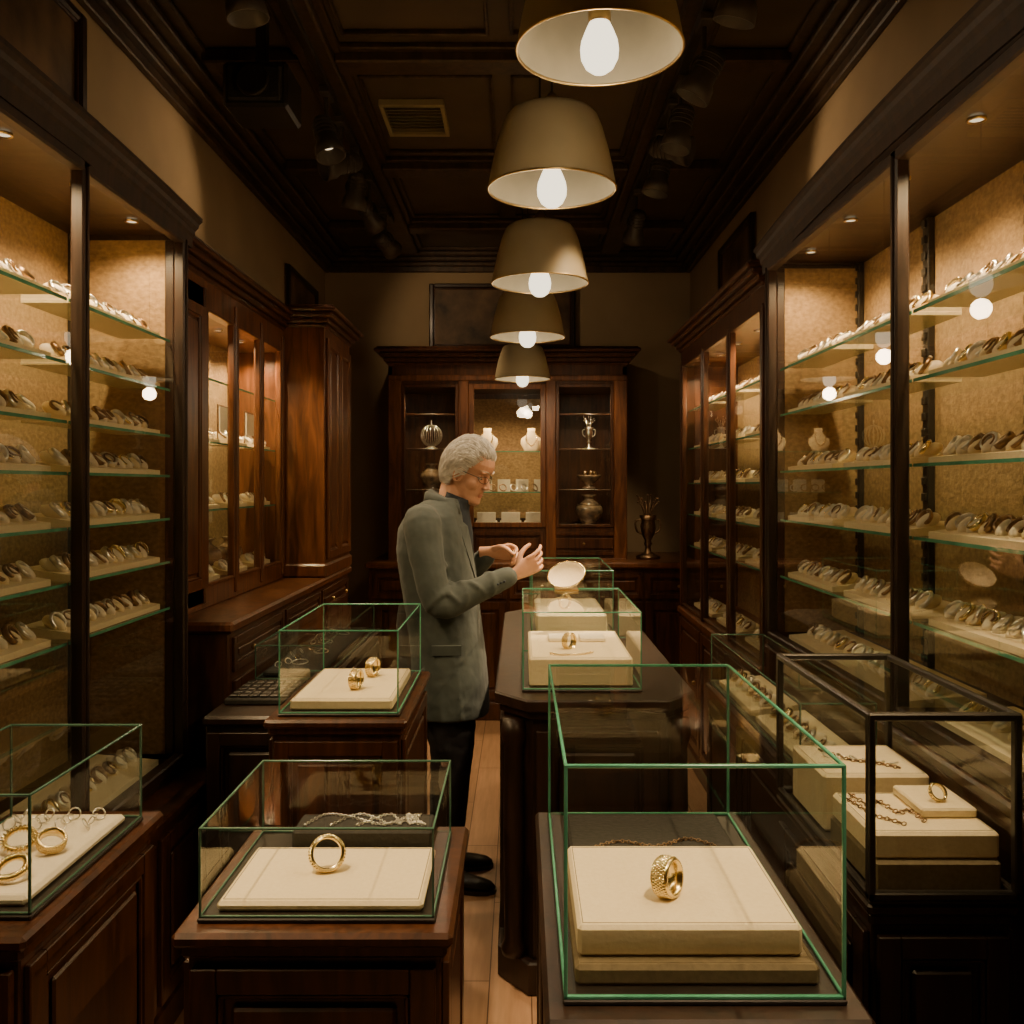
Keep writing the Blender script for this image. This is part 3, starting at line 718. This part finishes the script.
# case far left
pedestal('display_pedestal', -1.075, -.785, 1.13, 1.53, .85, npy=1)
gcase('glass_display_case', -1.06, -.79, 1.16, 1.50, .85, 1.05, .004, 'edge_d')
cushion('jewelry_cushion', -1.04, -.81, 1.18, 1.48, .858, .875, 'white')
def rope_bangle(x, y, z, R, rz, lean, mat, st=2):
    mb = MB(); r_ = .0034; amp = .0036; L = math.radians(lean)
    hgt = (R+amp+r_)*math.cos(L)+(amp+r_)*math.sin(L)
    M = TR((x, y, z+hgt-.001), 0, 0, rz) @ Matrix.Rotation(math.radians(90-lean), 4, 'X')
    mb.rope(R, r_, amp, 12, mat, M, st); mb.build('twisted_bangle')
rope_bangle(-.925, 1.33, .875, .026, 20, 62, 'gold')
rope_bangle(-.872, 1.235, .875, .025, -10, 66, 'gold', 3)
bangle('gold_bangle', -.862, 1.325, .875, .021, .020, .0035, 40, 'gold', beads=30, lean=60, rows=3)
mb = MB()
for i in range(12): mb.torus(.012, .0016, 'silver', TR((-1.0+.05*(i % 4), 1.41+.022*(i//4), .886), 60, 0, 37*i), 12, 5)
mb.build('silver_ring_group')
# case mid-left
pedestal('display_pedestal', -.675, -.325, 1.96, 2.44, .915)
gcase('glass_display_case', -.66, -.335, 1.975, 2.42, .915, 1.15, .004)
cushion('jewelry_cushion', -.640, -.355, 2.0, 2.34, .923, .955, 'cream')
for (x, y, rz) in ((-.478, 2.10, 76), (-.458, 2.24, 72)):
    bangle('gold_ring', x, y, .955, .026, .026, .003, rz, beads=26, rows=3)
# low counter mid-left
mb = MB(); mb.box(-.97, -.70, 2.44, 3.55, 0, .81, 'dark', .004); mb.box(-.975, -.69, 2.43, 3.56, .81, .84, 'dark', .008)
mb.box(-.97, -.70, 2.22, 2.44, 0, .81, 'dark', .004); mb.box(-.975, -.70, 2.205, 2.435, .81, .84, 'dark', .008)
panel(mb, ('y', 2.22, -1), -.96, -.70, .1, .79, 'dark', .04); panel(mb, ('x', -.70, 1), 2.5, 3.5, .1, .79, 'dark', .05)
mb.build('low_counter')
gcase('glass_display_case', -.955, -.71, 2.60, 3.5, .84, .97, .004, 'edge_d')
cushion('jewelry_cushion', -.94, -.73, 2.63, 3.45, .848, .87, 'blackf')
mb = MB()
for i in range(4): mb.torus(.03, .0025, 'silver', TR((-.84+.03*(i % 2), 2.75+.18*i, .875), 8, 0, 20*i), 20, 5)
for i in range(13): mb.torus(.012, .0022, random.choice(['gold', 'silver']), TR((-.90+.02*(i % 3), 2.68+.055*i, .882), 55, 0, 31*i), 12, 5)
mb.build('silver_bracelet_group')
mb = MB(); mb.box(-.955, -.71, 2.32, 2.54, .84, .86, 'blackf', .004)
for i in range(5):
    for j in range(7): mb.box(-.945+j*.033, -.917+j*.033, 2.335+i*.039, 2.365+i*.039, .86, .869, 'black', .003)
mb.build('black_ring_tray')

# centre counter
mb = MB()
def octo(x0, x1, y0, y1, c, z0, z1, mat):
    pts = [(x0+c, y0), (x1-c, y0), (x1, y0+c), (x1, y1-c), (x1-c, y1), (x0+c, y1), (x0, y1-c), (x0, y0+c)]
    b = .005
    rings = []
    for z, g in ((z0, b), (z0+b, 0), (z1-b, 0), (z1, b)):
        cx, cy = (x0+x1)/2, (y0+y1)/2
        rings.append([V((x+(g if x < cx else -g), (y+(g if y < cy else -g))*K, z)) for x, y in pts])
    mb.loft(rings, mat, False)
X0, X1, Y0, Y1 = -.05, .52, 2.20, 3.75
octo(X0, X1, Y0, Y1, .09, .0, .86, 'dark'); octo(X0-.03, X1+.03, Y0-.03, Y1+.03, .10, .862, .90, 'dark'); octo(X0-.015, X1+.015, Y0-.015, Y1+.015, .095, .835, .862, 'dark')
octo(X0-.02, X1+.02, Y0-.02, Y1+.02, .095, .0, .10, 'dark')
for i in range(3): a = Y0+.11+i*.45; panel(mb, ('x', X0, -1), a, a+.42, .13, .80, 'dark', .045); panel(mb, ('x', X1, 1), a, a+.42, .13, .80, 'dark', .045)
panel(mb, ('y', Y0, -1), X0+.10, X1-.10, .13, .80, 'dark', .045)
for (x, y) in ((X0+.03, Y0+.03), (X1-.03, Y0+.03)):
    mb.lathe([(.035, .10), (.04, .12), (.028, .15), (.032, .5), (.028, .74), (.04, .78), (.035, .83)], 'dark', (x, y, 0), 16)
mb.build('display_counter')
gcase('glass_display_case', .01, .38, 2.26, 2.78, .90, 1.15, .004)
cushion('jewelry_cushion', .03, .36, 2.29, 2.72, .908, 1.0)
bangle('gold_bangle', .165, 2.42, 1.0, .024, .024, .003, 48, beads=24, rows=3)
mb = MB(); mb.box(.10, .19, 2.52, 2.60, 1.001, 1.015, 'white', .003); mb.box(.21, .30, 2.52, 2.60, 1.001, 1.015, 'white', .003)
chain(mb, [(.10, 2.34, 1.003), (.13, 2.32, 1.003), (.2, 2.33, 1.003), (.24, 2.36, 1.003)], 'gold', .0015, .008); mb.build('ring_pad')
gcase('glass_display_case', .05, .39, 3.02, 3.55, .90, 1.19, .004)
cushion('jewelry_cushion', .07, .37, 3.05, 3.5, .908, 1.0)
bangle('gold_bangle', .2, 3.2, 1.0, .03, .020, .003, 40, beads=24)
mb = MB(); M = TR((.175, 2.70, 1.207), 66, 0, -8) @ Matrix.Rotation(math.radians(-12), 4, 'X') @ Matrix.Rotation(math.radians(18), 4, 'Z') @ Matrix.Diagonal((1.05, .82, 1, 1))
mb.lathe([(.001, 0), (.055, 0), (.066, .006), (.069, .014), (.064, .016), (.056, .009), (.001, .008)], 'cream', M=M, seg=36)
mb.torus(.067, .003, 'gold', M @ Matrix.Translation((0, 0, .015)), 36, 6)
mb.tube([(.175, 2.71, 1.205), (.175, 2.74, 1.175), (.175, 2.745, 1.157)], [.004, .004, .004], 'brass', 6, 3); mb.box(.13, .22, 2.69, 2.765, 1.1525, 1.158, 'brass', .002)
mb.build('round_presentation_dish')

# front right large case
pedestal('display_pedestal', .05, .485, 1.02, 1.64, .80, 'dark', .015, npy=2)
gcase('glass_display_case', .066, .468, 1.04, 1.62, .80, 1.144, .0052)
cushion('jewelry_cushion', .082, .445, 1.065, 1.34, .808, .838, 'olive')
cushion('jewelry_cushion', .087, .427, 1.085, 1.33, .838, .885)
bangle('gold_bangle', .238, 1.165, .885, .0255, .030, .0045, 54, beads=38, lean=8, rows=5)
cushion('jewelry_cushion', .10, .43, 1.38, 1.58, .808, .83, 'blackf')
mb = MB()
chain(mb, [(.14, 1.42, .833), (.2, 1.45, .833), (.27, 1.43, .833), (.34, 1.46, .833), (.39, 1.43, .833)], 'bronze', .0012, .007)
mb.build('bronze_necklace')

# right dark-framed case
pedestal('display_pedestal', .635, .885, 1.30, 1.745, .80, 'dark', .012)
gcase('glass_display_case', .628, .89, 1.29, 1.74, .80, 1.135, .014, 'edge', 'black')
cushion('jewelry_cushion', .645, .878, 1.31, 1.50, .808, .865, 'olive'); cushion('jewelry_cushion', .645, .878, 1.315, 1.49, .865, .915)
mb = MB(); mb.box(.765, .872, 1.37, 1.48, .916, .934, 'cream', .004); mb.build('ring_pad')
bangle('gold_ring', .815, 1.405, .934, .0145, .010, .0030, 12, beads=18, lean=35)
mb = MB()
chain(mb, [(.675, 1.47, .918), (.69, 1.42, .918), (.715, 1.44, .918), (.73, 1.39, .918), (.755, 1.40, .918), (.762, 1.35, .918)], 'bronze', .0016, .009)
chain(mb, [(.66, 1.45, .918), (.68, 1.38, .918), (.70, 1.36, .918), (.72, 1.34, .918)], 'bronze', .0014, .008)
mb.build('gold_necklace')
cushion('jewelry_cushion', .65, .878, 1.54, 1.72, .808, .93)
mb = MB(); chain(mb, [(.70, 1.68, .933), (.74, 1.62, .933), (.79, 1.60, .933), (.83, 1.57, .933)], 'bronze', .0016, .008)
for i in range(6): mb.torus(.009, .002, 'silver', TR((.70+.025*i, 1.64-.01*i, .936), 20, 0, 40*i), 12, 5)
mb.build('gold_necklace')
pedestal('display_pedestal', .70, .89, 1.80, 2.66, .82, 'dark', .012, npy=2)
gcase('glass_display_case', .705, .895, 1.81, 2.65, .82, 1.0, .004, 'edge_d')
mj = MB()
for a, b in ((1.84, 2.2), (2.25, 2.6)): tray_row(mj, -1, .72, a, b, .829, .15, 6, 1)
mj.build('jewelry_tray')

# ------------------------------------------------------------------ the man
K = 1
CY = 2.84*K0
man = bpy.data.objects.new('man', None); scene.collection.objects.link(man); man.location = (-.3, CY, 0)
PI = Matrix.Translation(-V(man.location))
def mpart(mb, name, vox=None, smooth=2, disp=0, dscale=.1):
    ob = mb.build(name, origin=V((0, 0, 0))); ob.parent = man; ob.matrix_parent_inverse = PI
    if vox:
        r_ = ob.modifiers.new('merge', 'REMESH'); r_.mode = 'VOXEL'; r_.voxel_size = vox; r_.use_smooth_shade = True
        if smooth:
            s_ = ob.modifiers.new('soft', 'SMOOTH'); s_.factor = .5; s_.iterations = smooth
        if disp:
            t = bpy.data.textures.new(name+'_folds', 'CLOUDS'); t.noise_scale = dscale
            d = ob.modifiers.new('folds', 'DISPLACE'); d.texture = t; d.strength = disp; d.mid_level = .5; d.texture_coords = 'LOCAL'
    return ob
def sell(cx, cy, z, af, ab, b, n=32, p_=2.3, tilt=0):
    r_ = []
    for j in range(n):
        t = 2*math.pi*j/n; c = math.cos(t); s_ = math.sin(t)
        x = (af if c > 0 else ab)*math.copysign(abs(c)**(2/p_), c); y = b*math.copysign(abs(s_)**(2/p_), s_)
        r_.append(V((cx+x, cy+y, z+tilt*x)))
    return r_
mb = MB()
T = [(.660, -.272, .152, .20), (.71, -.272, .152, .203), (.80, -.274, .148, .203), (.92, -.285, .146, .190), (1.05, -.302, .146, .178), (1.18, -.322, .148, .188), (1.30, -.340, .146, .198), (1.38, -.344, .134, .196), (1.43, -.334, .115, .172), (1.468, -.316, .092, .125), (1.50, -.292, .068, .080)]
mb.loft([sell(cx, CY, z, a, a, b) for z, cx, a, b in T], 'jacket')
sR = V((-.366, CY-.182, 1.395)); eR = V((-.292, CY-.245, 1.112)); wR = V((-.045, CY-.175, 1.205))
sL = V((-.335, CY+.182, 1.395)); eL = V((-.265, CY+.23, 1.13)); wL = V((-.135, CY+.055, 1.265))
mb.tube([sR+V((0, .05, .01)), sR, (sR+eR)/2+V((-.01, -.012, 0)), eR, eR*.5+wR*.5+V((0, 0, -.004)), wR], [.070, .074, .063, .056, .049, .039], 'jacket', 16, 5)
mb.tube([sL+V((0, -.05, .01)), sL, (sL+eL)/2+V((-.01, .012, 0)), eL, eL*.5+wL*.5, wL], [.070, .074, .063, .056, .049, .039], 'jacket', 16, 5)
for t, r_, tl in ((-.36, .064, .5), (-.20, .063, -.4), (-.05, .063, .4), (.12, .061, -.4), (.28, .056, .5), (.5, .052, -.5), (.7, .048, .4)):
    q = eR+((wR-eR) if t > 0 else (eR-sR))*t; d = ((wR-eR) if t > 0 else (sR-eR)).normalized()
    mb.torus(r_-.005, .010, 'jacket', Matrix.Translation(q) @ d.to_track_quat('Z', 'Y').to_matrix().to_4x4() @ Matrix.Rotation(tl, 4, 'X') @ Matrix.Rotation(.3, 4, 'Y'), 24, 8)
for x0, z0, x1, z1, yy in ((-.36, 1.00, -.27, .86, .178), (-.37, .86, -.36, .67, .190), (-.24, .90, -.22, .67, .190), (-.30, .84, -.29, .67, .196)):
    for sg in (-1, 1): mb.tube([(x0, CY+sg*(yy-.008), z0), ((x0+x1)/2, CY+sg*(yy), (z0+z1)/2), (x1, CY+sg*(yy+.002), z1)], [.004, .011, .010], 'jacket', 8, 4)
mpart(mb, 'jacket', .0065, 4, .006, .05)
mb = MB()
rings = []
for i in range(25):
    a = math.radians(-125+i*250/24)+math.pi
    c, s_ = math.cos(a), math.sin(a); fr = (1+c)/2
    base = V((-.285+.080*c, CY+.086*s_, 1.490-.05*fr)); n_ = V((c, s_, 0))
    h = .045*(1-.35*fr)
    rings.append([base+n_*.004, base+n_*.018+V((0, 0, -.012)), base+n_*.010+V((0, 0, h*.7)), base+V((-0.012*c, -.012*s_, h)), base+n_*-.012+V((0, 0, h*.6))])
mb.loft(rings, 'jacket')
def strip(mb, pts, t, mat, nrm):
    r_ = []
    for p_, hw in pts:
        p_ = V(p_); hw = V(hw); nn = V(nrm)*t
        r_.append([p_-hw, p_-hw*.9+nn, p_+hw*.9+nn, p_+hw, p_-nn*.5])
    mb.loft(r_, mat, False)
for sg in (-1, 1):
    strip(mb, [((-.258, CY+sg*.080, 1.438), (.004, sg*.008, .0)), ((-.226, CY+sg*.084, 1.39), (-.016, sg*.028, 0)), ((-.209, CY+sg*.070, 1.32), (-.012, sg*.034, 0)), ((-.187, CY+sg*.042, 1.22), (-.004, sg*.020, 0)), ((-.175, CY+sg*.012, 1.15), (0, sg*.004, 0))], .009, 'jacket', (1, sg*.3, .1))
strip(mb, [((-.33, CY-.193, .93), (0, 0, .020)), ((-.22, CY-.187, .93), (0, 0, .020))], .005, 'jacket', (.1, -1, 0))
for z in (1.12, 1.0): mb.sphere((-.158, CY-.02, z), .009, 'shirt', sx=.4, n=8)
for i in range(3):
    q = wR*(1-.05*(i+1))+eR*.05*(i+1)+V((-.0, -.044, -.008)); mb.sphere(q, .005, 'shirt', n=6)
mpart(mb, 'jacket_collar_and_lapels')
mb = MB()
mb.loft([sell(-.252, CY, 1.26, .07, .05, .055), sell(-.247, CY, 1.36, .062, .05, .065), sell(-.252, CY, 1.45, .052, .06, .07), sell(-.252, CY, 1.49, .054, .058, .064, tilt=-.3), sell(-.245, CY, 1.508, .057, .056, .060, tilt=-.4)], 'shirt')
mb.tube([wR-(wR-eR).normalized()*.02, wR+(wR-eR).normalized()*.012], [.034, .032], 'shirt', 14, 1, roundcap=False)
mb.tube([wL-(wL-eL).normalized()*.02, wL+(wL-eL).normalized()*.012], [.034, .032], 'shirt', 14, 1, roundcap=False)
mpart(mb, 'shirt')
mb = MB()
mb.loft([sell(-.285, CY, .62, .10, .11, .15), sell(-.285, CY, .72, .12, .13, .175), sell(-.285, CY, .82, .12, .13, .175)], 'trouser')
for dy, dx in ((-.085, .01), (.095, -.01)):
    y = CY+dy
    mb.tube([(-.285+dx, y, .76), (-.275+dx, y, .60), (-.275+dx, y, .47), (-.285+dx, y, .30), (-.295+dx, y, .13), (-.29+dx, y, .065)], [.105, .095, .078, .070, .062, .064], 'trouser', 18, 4)
mpart(mb, 'trousers', .009, 3, .012, .06)
mb = MB()
for dy, dx, rz in ((-.085, .012, -14), (.095, -.008, 8)):
    M = TR((-.30+dx, CY+dy, 0), 0, 0, rz); rings = []
    for x, w_, h in ((-.078, .018, .045), (-.07, .032, .062), (-.04, .038, .085), (0, .038, .095), (.04, .040, .08), (.09, .046, .056), (.14, .046, .044), (.175, .036, .036), (.195, .016, .026)):
        rings.append([V((x, w_*math.cos(2*math.pi*j/16), .012+max(0, (h-.012))*(.5+.5*math.sin(2*math.pi*j/16)))) for j in range(16)])
    mb.loft(rings, 'shoe', M=M)
    rings = []
    for x, w_ in ((-.08, .02), (-.07, .036), (-.03, .042), (.03, .040), (.09, .049), (.14, .049), (.18, .038), (.20, .016)):
        rings.append([V((x, -w_, 0)), V((x, w_, 0)), V((x, w_, .016)), V((x, -w_, .016))])
    mb.loft(rings, 'shoe', False, M=M)
mpart(mb, 'shoes')

# head (local: faces +x)
HM = Matrix.Translation((-.196, CY-.005, 1.606)) @ Matrix.Rotation(math.radians(-22), 4, 'Z') @ Matrix.Rotation(math.radians(24), 4, 'Y')
HS = [(-.122, .060, .026, .014), (-.117, .077, .004, .028), (-.106, .087, -.020, .040), (-.094, .085, -.038, .047), (-.080, .081, -.052, .053), (-.066, .083, -.064, .058), (-.052, .082, -.076, .062), (-.034, .079, -.086, .066), (-.014, .074, -.093, .070), (.002, .071, -.098, .072), (.016, .077, -.100, .074), (.028, .087, -.101, .075), (.05, .087, -.100, .075), (.072, .078, -.095, .070), (.092, .060, -.083, .060), (.107, .038, -.063, .045), (.117, .012, -.038, .024), (.120, -.01, -.016, .006)]
mb = MB()
rings = []
for z, f, b, w_ in HS:
    c = (f+b)/2-.008; n = 32; rg = []
    for j in range(n):
        t = 2*math.pi*j/n; cc = math.cos(t); ss_ = math.sin(t)
        rg.append(V((c+(f-c if cc > 0 else c-b)*cc, w_*math.copysign(abs(ss_)**.9, ss_), z)))
    rings.append(rg)
mb.loft(rings, 'skin', M=HM)
def hp(x, y, z): return HM @ V((x, y, z))
mb.tube([(-.285, CY, 1.43), (-.27, CY, 1.49), hp(-.040, 0, -.06), hp(-.035, 0, 0)], [.062, .056, .054, .05], 'skin', 18, 4)
rings = []
for z, x, w_, d in ((.018, .080, .007, .012), (.004, .086, .008, .014), (-.010, .096, .0095, .020), (-.024, .106, .012, .026), (-.034, .109, .0155, .030), (-.042, .101, .014, .024), (-.047, .089, .009, .014)):
    rings.append([V((x-d*.5+d*.5*math.cos(2*math.pi*j/12)-0.002, w_*math.sin(2*math.pi*j/12), z)) for j in range(12)])
mb.loft(rings, 'skin', M=HM)
for sg in (-1, 1):
    mb.sphere((.090, sg*.012, -.037), .0085, 'skin', M=HM, n=8)
    mb.sphere((.070, sg*.030, .022), .015, 'skin', sx=1.0, sy=1.4, sz=.5, M=HM, n=8)
    mb.sphere((.040, sg*.038, -.034), .030, 'skin', sx=1.0, sy=.85, sz=1.0, M=HM, n=12)
    EM = HM @ TR((-.008, sg*.074, -.014), 0, 12, sg*-12)
    rg = []
    for i in range(18):
        a = 2*math.pi*i/18; rr_ = V((.018*math.cos(a)-.004*math.sin(a), 0, .033*math.sin(a)))
        rg.append([rr_+V((.0045*math.cos(b_)*math.cos(a), sg*(.006+.005*math.sin(b_)), .0045*math.cos(b_)*math.sin(a))) for b_ in [k*math.pi/3 for k in range(6)]])
    mb.loft(rg, 'skin', True, False, EM, True)
    mb.sphere((0, sg*.001, -.002), .02, 'skin', sx=.75, sy=.22, sz=1.3, M=EM, n=8)
mpart(mb, 'head', .0024, 4)
mb = MB()
mb.sphere((.0815, 0, -.0700), .018, 'lip', sx=.26, sy=1.1, sz=.15, M=HM, n=10); mb.sphere((.0805, 0, -.0770), .017, 'lip', sx=.30, sy=1.0, sz=.20, M=HM, n=10)
mpart(mb, 'lips')
mb = MB()
for sg in (-1, 1):
    mb.sphere((.060, sg*.030, .000), .0125, 'eye', M=HM, n=12); mb.sphere((.0705, sg*.031, -.005), .0035, 'shirt', M=HM, n=8)
    mb.sphere((.0605, sg*.030, .0035), .0134, 'skin', sz=.8, M=HM, n=12)
mpart(mb, 'eyes')
mb = MB()
for sg in (-1, 1):
    for i in range(16):
        y = sg*(.014+.0023*i); z = .024+.004*math.sin(i/15*2.6); x = .0865-.00042*i*i*.25
        mb.tube([hp(x, y, z), hp(x+.002, y+sg*.006, z+.003)], [.0018, .0008], 'hair', 5, 1)
mpart(mb, 'eyebrows')
mb = MB()
for sg in (-1, 1):
    pts = [hp(.094-.0088*((.022*math.cos(a)+.033)/.033)**2, sg*(.033+.021*math.cos(a)), -.005+.014*math.sin(a)) for a in [k*math.pi/8 for k in range(17)]]
    mb.tube(pts, [.0012]*17, 'black', 6, 1)
    mb.tube([hp(.072, sg*.054, .000), hp(.066, sg*.070, .002), hp(.02, sg*.080, .001), hp(-.012, sg*.081, -.002), hp(-.026, sg*.079, -.020)], [.0014]*5, 'black', 6, 4)
mb.tube([hp(.092, -.012, .000), hp(.098, 0, .004), hp(.092, .012, .000)], [.0012]*3, 'black', 6, 3)
mpart(mb, 'eyeglasses')
C = V((-.012, 0, .0)); E = (.101, .080, .126)
def inhair(p_, m_=0):
    x, y, z = p_; z -= m_
    if x > .055: return z > .066
    if x > .020: return z > .066-(.055-x)*1.8
    if x > .002: return z > -.012
    if x > -.028: return z > .018-(.002-x)*.2
    return z > -.066
def hsurf(d, off):
    d = d.normalized()
    return V((C.x+d.x*(E[0]+off), C.y+d.y*(E[1]+off), C.z+d.z*(E[2]+off)))
mb = MB()
nu, nv = 72, 48; vs = []; fs = []
for i in range(nv+1):
    for j in range(nu):
        th = math.pi*i/nv; ph = 2*math.pi*j/nu
        d = V((math.sin(th)*math.cos(ph), math.sin(th)*math.sin(ph), math.cos(th)))
        p0 = hsurf(d, 0); off = .002+.003*max(0, d.z)
        if not inhair(p0, .016): off = .0
        vs.append(hsurf(d, off))
for i in range(nv):
    for j in range(nu):
        a = i*nu+j; b = i*nu+(j+1) % nu; q = [a, b, b+nu, a+nu]
        th = math.pi*(i+.5)/nv; ph = 2*math.pi*(j+.5)/nu
        if inhair(hsurf(V((math.sin(th)*math.cos(ph), math.sin(th)*math.sin(ph), math.cos(th))), 0), .007): fs.append(q)
mb.add(vs, fs, 'hair', True, HM)
cnt = 0
while cnt < 4600:
    d = V((random.gauss(0, 1), random.gauss(0, 1), random.gauss(0, 1))).normalized()
    if not inhair(hsurf(d, 0), random.uniform(-.002, .004)): continue
    cnt += 1
    front = d.x > .15 and d.z > .3
    tgt = V((-1, d.y*.8+(.30 if front else 0), .10 if d.x > .2 else -1.0)).normalized()
    L = random.uniform(.45, .75) if d.z > -.1 else random.uniform(.2, .35)
    path = []; k = 5
    cl = noise.noise(d*4.0)
    ang = .35*cl+random.uniform(-.06, .06)
    lift = .005+.004*cl+random.uniform(0, .004)+(.007 if d.z > .35 else 0)+(.002 if d.x < -.2 else 0)
    dd = d.copy()
    for i in range(k):
        t = i/(k-1)
        path.append(HM @ hsurf(dd, .001+lift*math.sin(min(1, t*1.3+.12)*math.pi*.66)))
        tan = (tgt-dd*tgt.dot(dd)).normalized(); side = dd.cross(tan)
        dd = (dd+(tan+side*ang)*L/(k-1)).normalized()
        if hsurf(dd, 0).z < -.082: break
    if len(path) > 2: mb.tube(path, [.0009, .0012, .0012, .0009, .0004][:len(path)], 'hair', 4, 2, roundcap=False)
mpart(mb, 'hair')

def hand(name, W, D, Nn, S, curls, spread, thumb, scale=1.0):
    mb = MB(); D = V(D).normalized(); Nn = V(Nn); Nn = (Nn-D*Nn.dot(D)).normalized(); S = V(S); S = (S-D*S.dot(D)-Nn*S.dot(Nn)).normalized()
    W = V(W); k = scale; rings = []
    for t, hw, ht in ((-.045, .024, .021), (-.02, .0245, .0195), (0, .026, .018), (.02, .032, .018), (.05, .038, .0155), (.078, .040, .013), (.090, .037, .010)):
        c = W+D*t*k+Nn*(.004*math.sin(max(0, t)*30))
        rings.append([c+S*(hw*k*math.copysign(abs(math.cos(a))**.8, math.cos(a)))+Nn*(ht*k*math.sin(a)) for a in [2*math.pi*j/20 for j in range(20)]])
    mb.loft(rings, 'skin')
    offs = (.030, .0105, -.010, -.029); lens = (.074, .082, .076, .060)
    tips = []
    for i in range(4):
        d = (D+S*spread*(1.5-i)).normalized(); p_ = W+D*.066*k+S*offs[i]*k; pts = [p_.copy(), W+D*.088*k+S*offs[i]*k*1.02]
        p_ = pts[-1].copy(); a = 0
        for sgm, (fr, c) in enumerate(zip((.46, .30, .24), curls[i])):
            a += math.radians(c); dv = d*math.cos(a)+Nn*math.sin(a)
            p_ = p_+dv*lens[i]*fr*k; pts.append(p_.copy())
        mb.tube(pts, [.0085*k, .0090*k, .0080*k, .0072*k, .0060*k], 'skin', 10, 4); tips.append(p_)
    p_ = W+D*.022*k+S*.020*k+Nn*.006*k; pts = [p_.copy()]
    for l_, (a, b, c) in zip((.042, .034, .028), thumb):
        dv = (D*a+S*b+Nn*c).normalized(); p_ = p_+dv*l_*k; pts.append(p_.copy())
    mb.tube(pts, [.014*k, .0115*k, .0095*k, .0075*k], 'skin', 10, 4); tips.append(p_)
    mpart(mb, name, .0019, 1); return tips
aR = (wR-eR).normalized(); aL = (wL-eL).normalized()
tR = hand('right_hand', wR+aR*.035, (.84, .14, .46), (-.25, .90, .12), (-.40, .05, .9), ((22, 30, 18), (34, 36, 22), (44, 40, 26), (54, 42, 28)), .07, ((.6, .7, .35), (.85, .30, .45), (.95, .05, .4)), .97)
tL = hand('left_hand', wL+aL*.035, (.96, -.18, .05), (.0, -.80, -.55), (-.05, -.45, .9), ((40, 44, 24), (46, 46, 28), (52, 48, 30), (58, 48, 32)), .05, ((.75, .55, .4), (.9, .05, .6), (.85, -.35, .7)), .97)
mb = MB(); q = (tL[0]+tL[4])/2
band(mb, Matrix.Translation(q) @ Matrix.Rotation(1.2, 4, 'X'), .010, .005, .002, 'gold', 0, 24); mpart(mb, 'held_ring')

# ------------------------------------------------------------------ world, camera
w = bpy.data.worlds.new('world'); scene.world = w; w.use_nodes = True
w.node_tree.nodes['Background'].inputs[0].default_value = (1, .8, .6, 1); w.node_tree.nodes['Background'].inputs[1].default_value = .02
cam = bpy.data.cameras.new('camera'); co = bpy.data.objects.new('camera', cam); scene.collection.objects.link(co)
co.location = (0, 0, 1.55); co.rotation_euler = (math.pi/2, 0, 0); cam.sensor_width = 36; cam.lens = 36*720*K0/1024
cam.shift_x = -8/1024; cam.shift_y = -27/1024; cam.clip_start = .05
scene.camera = co
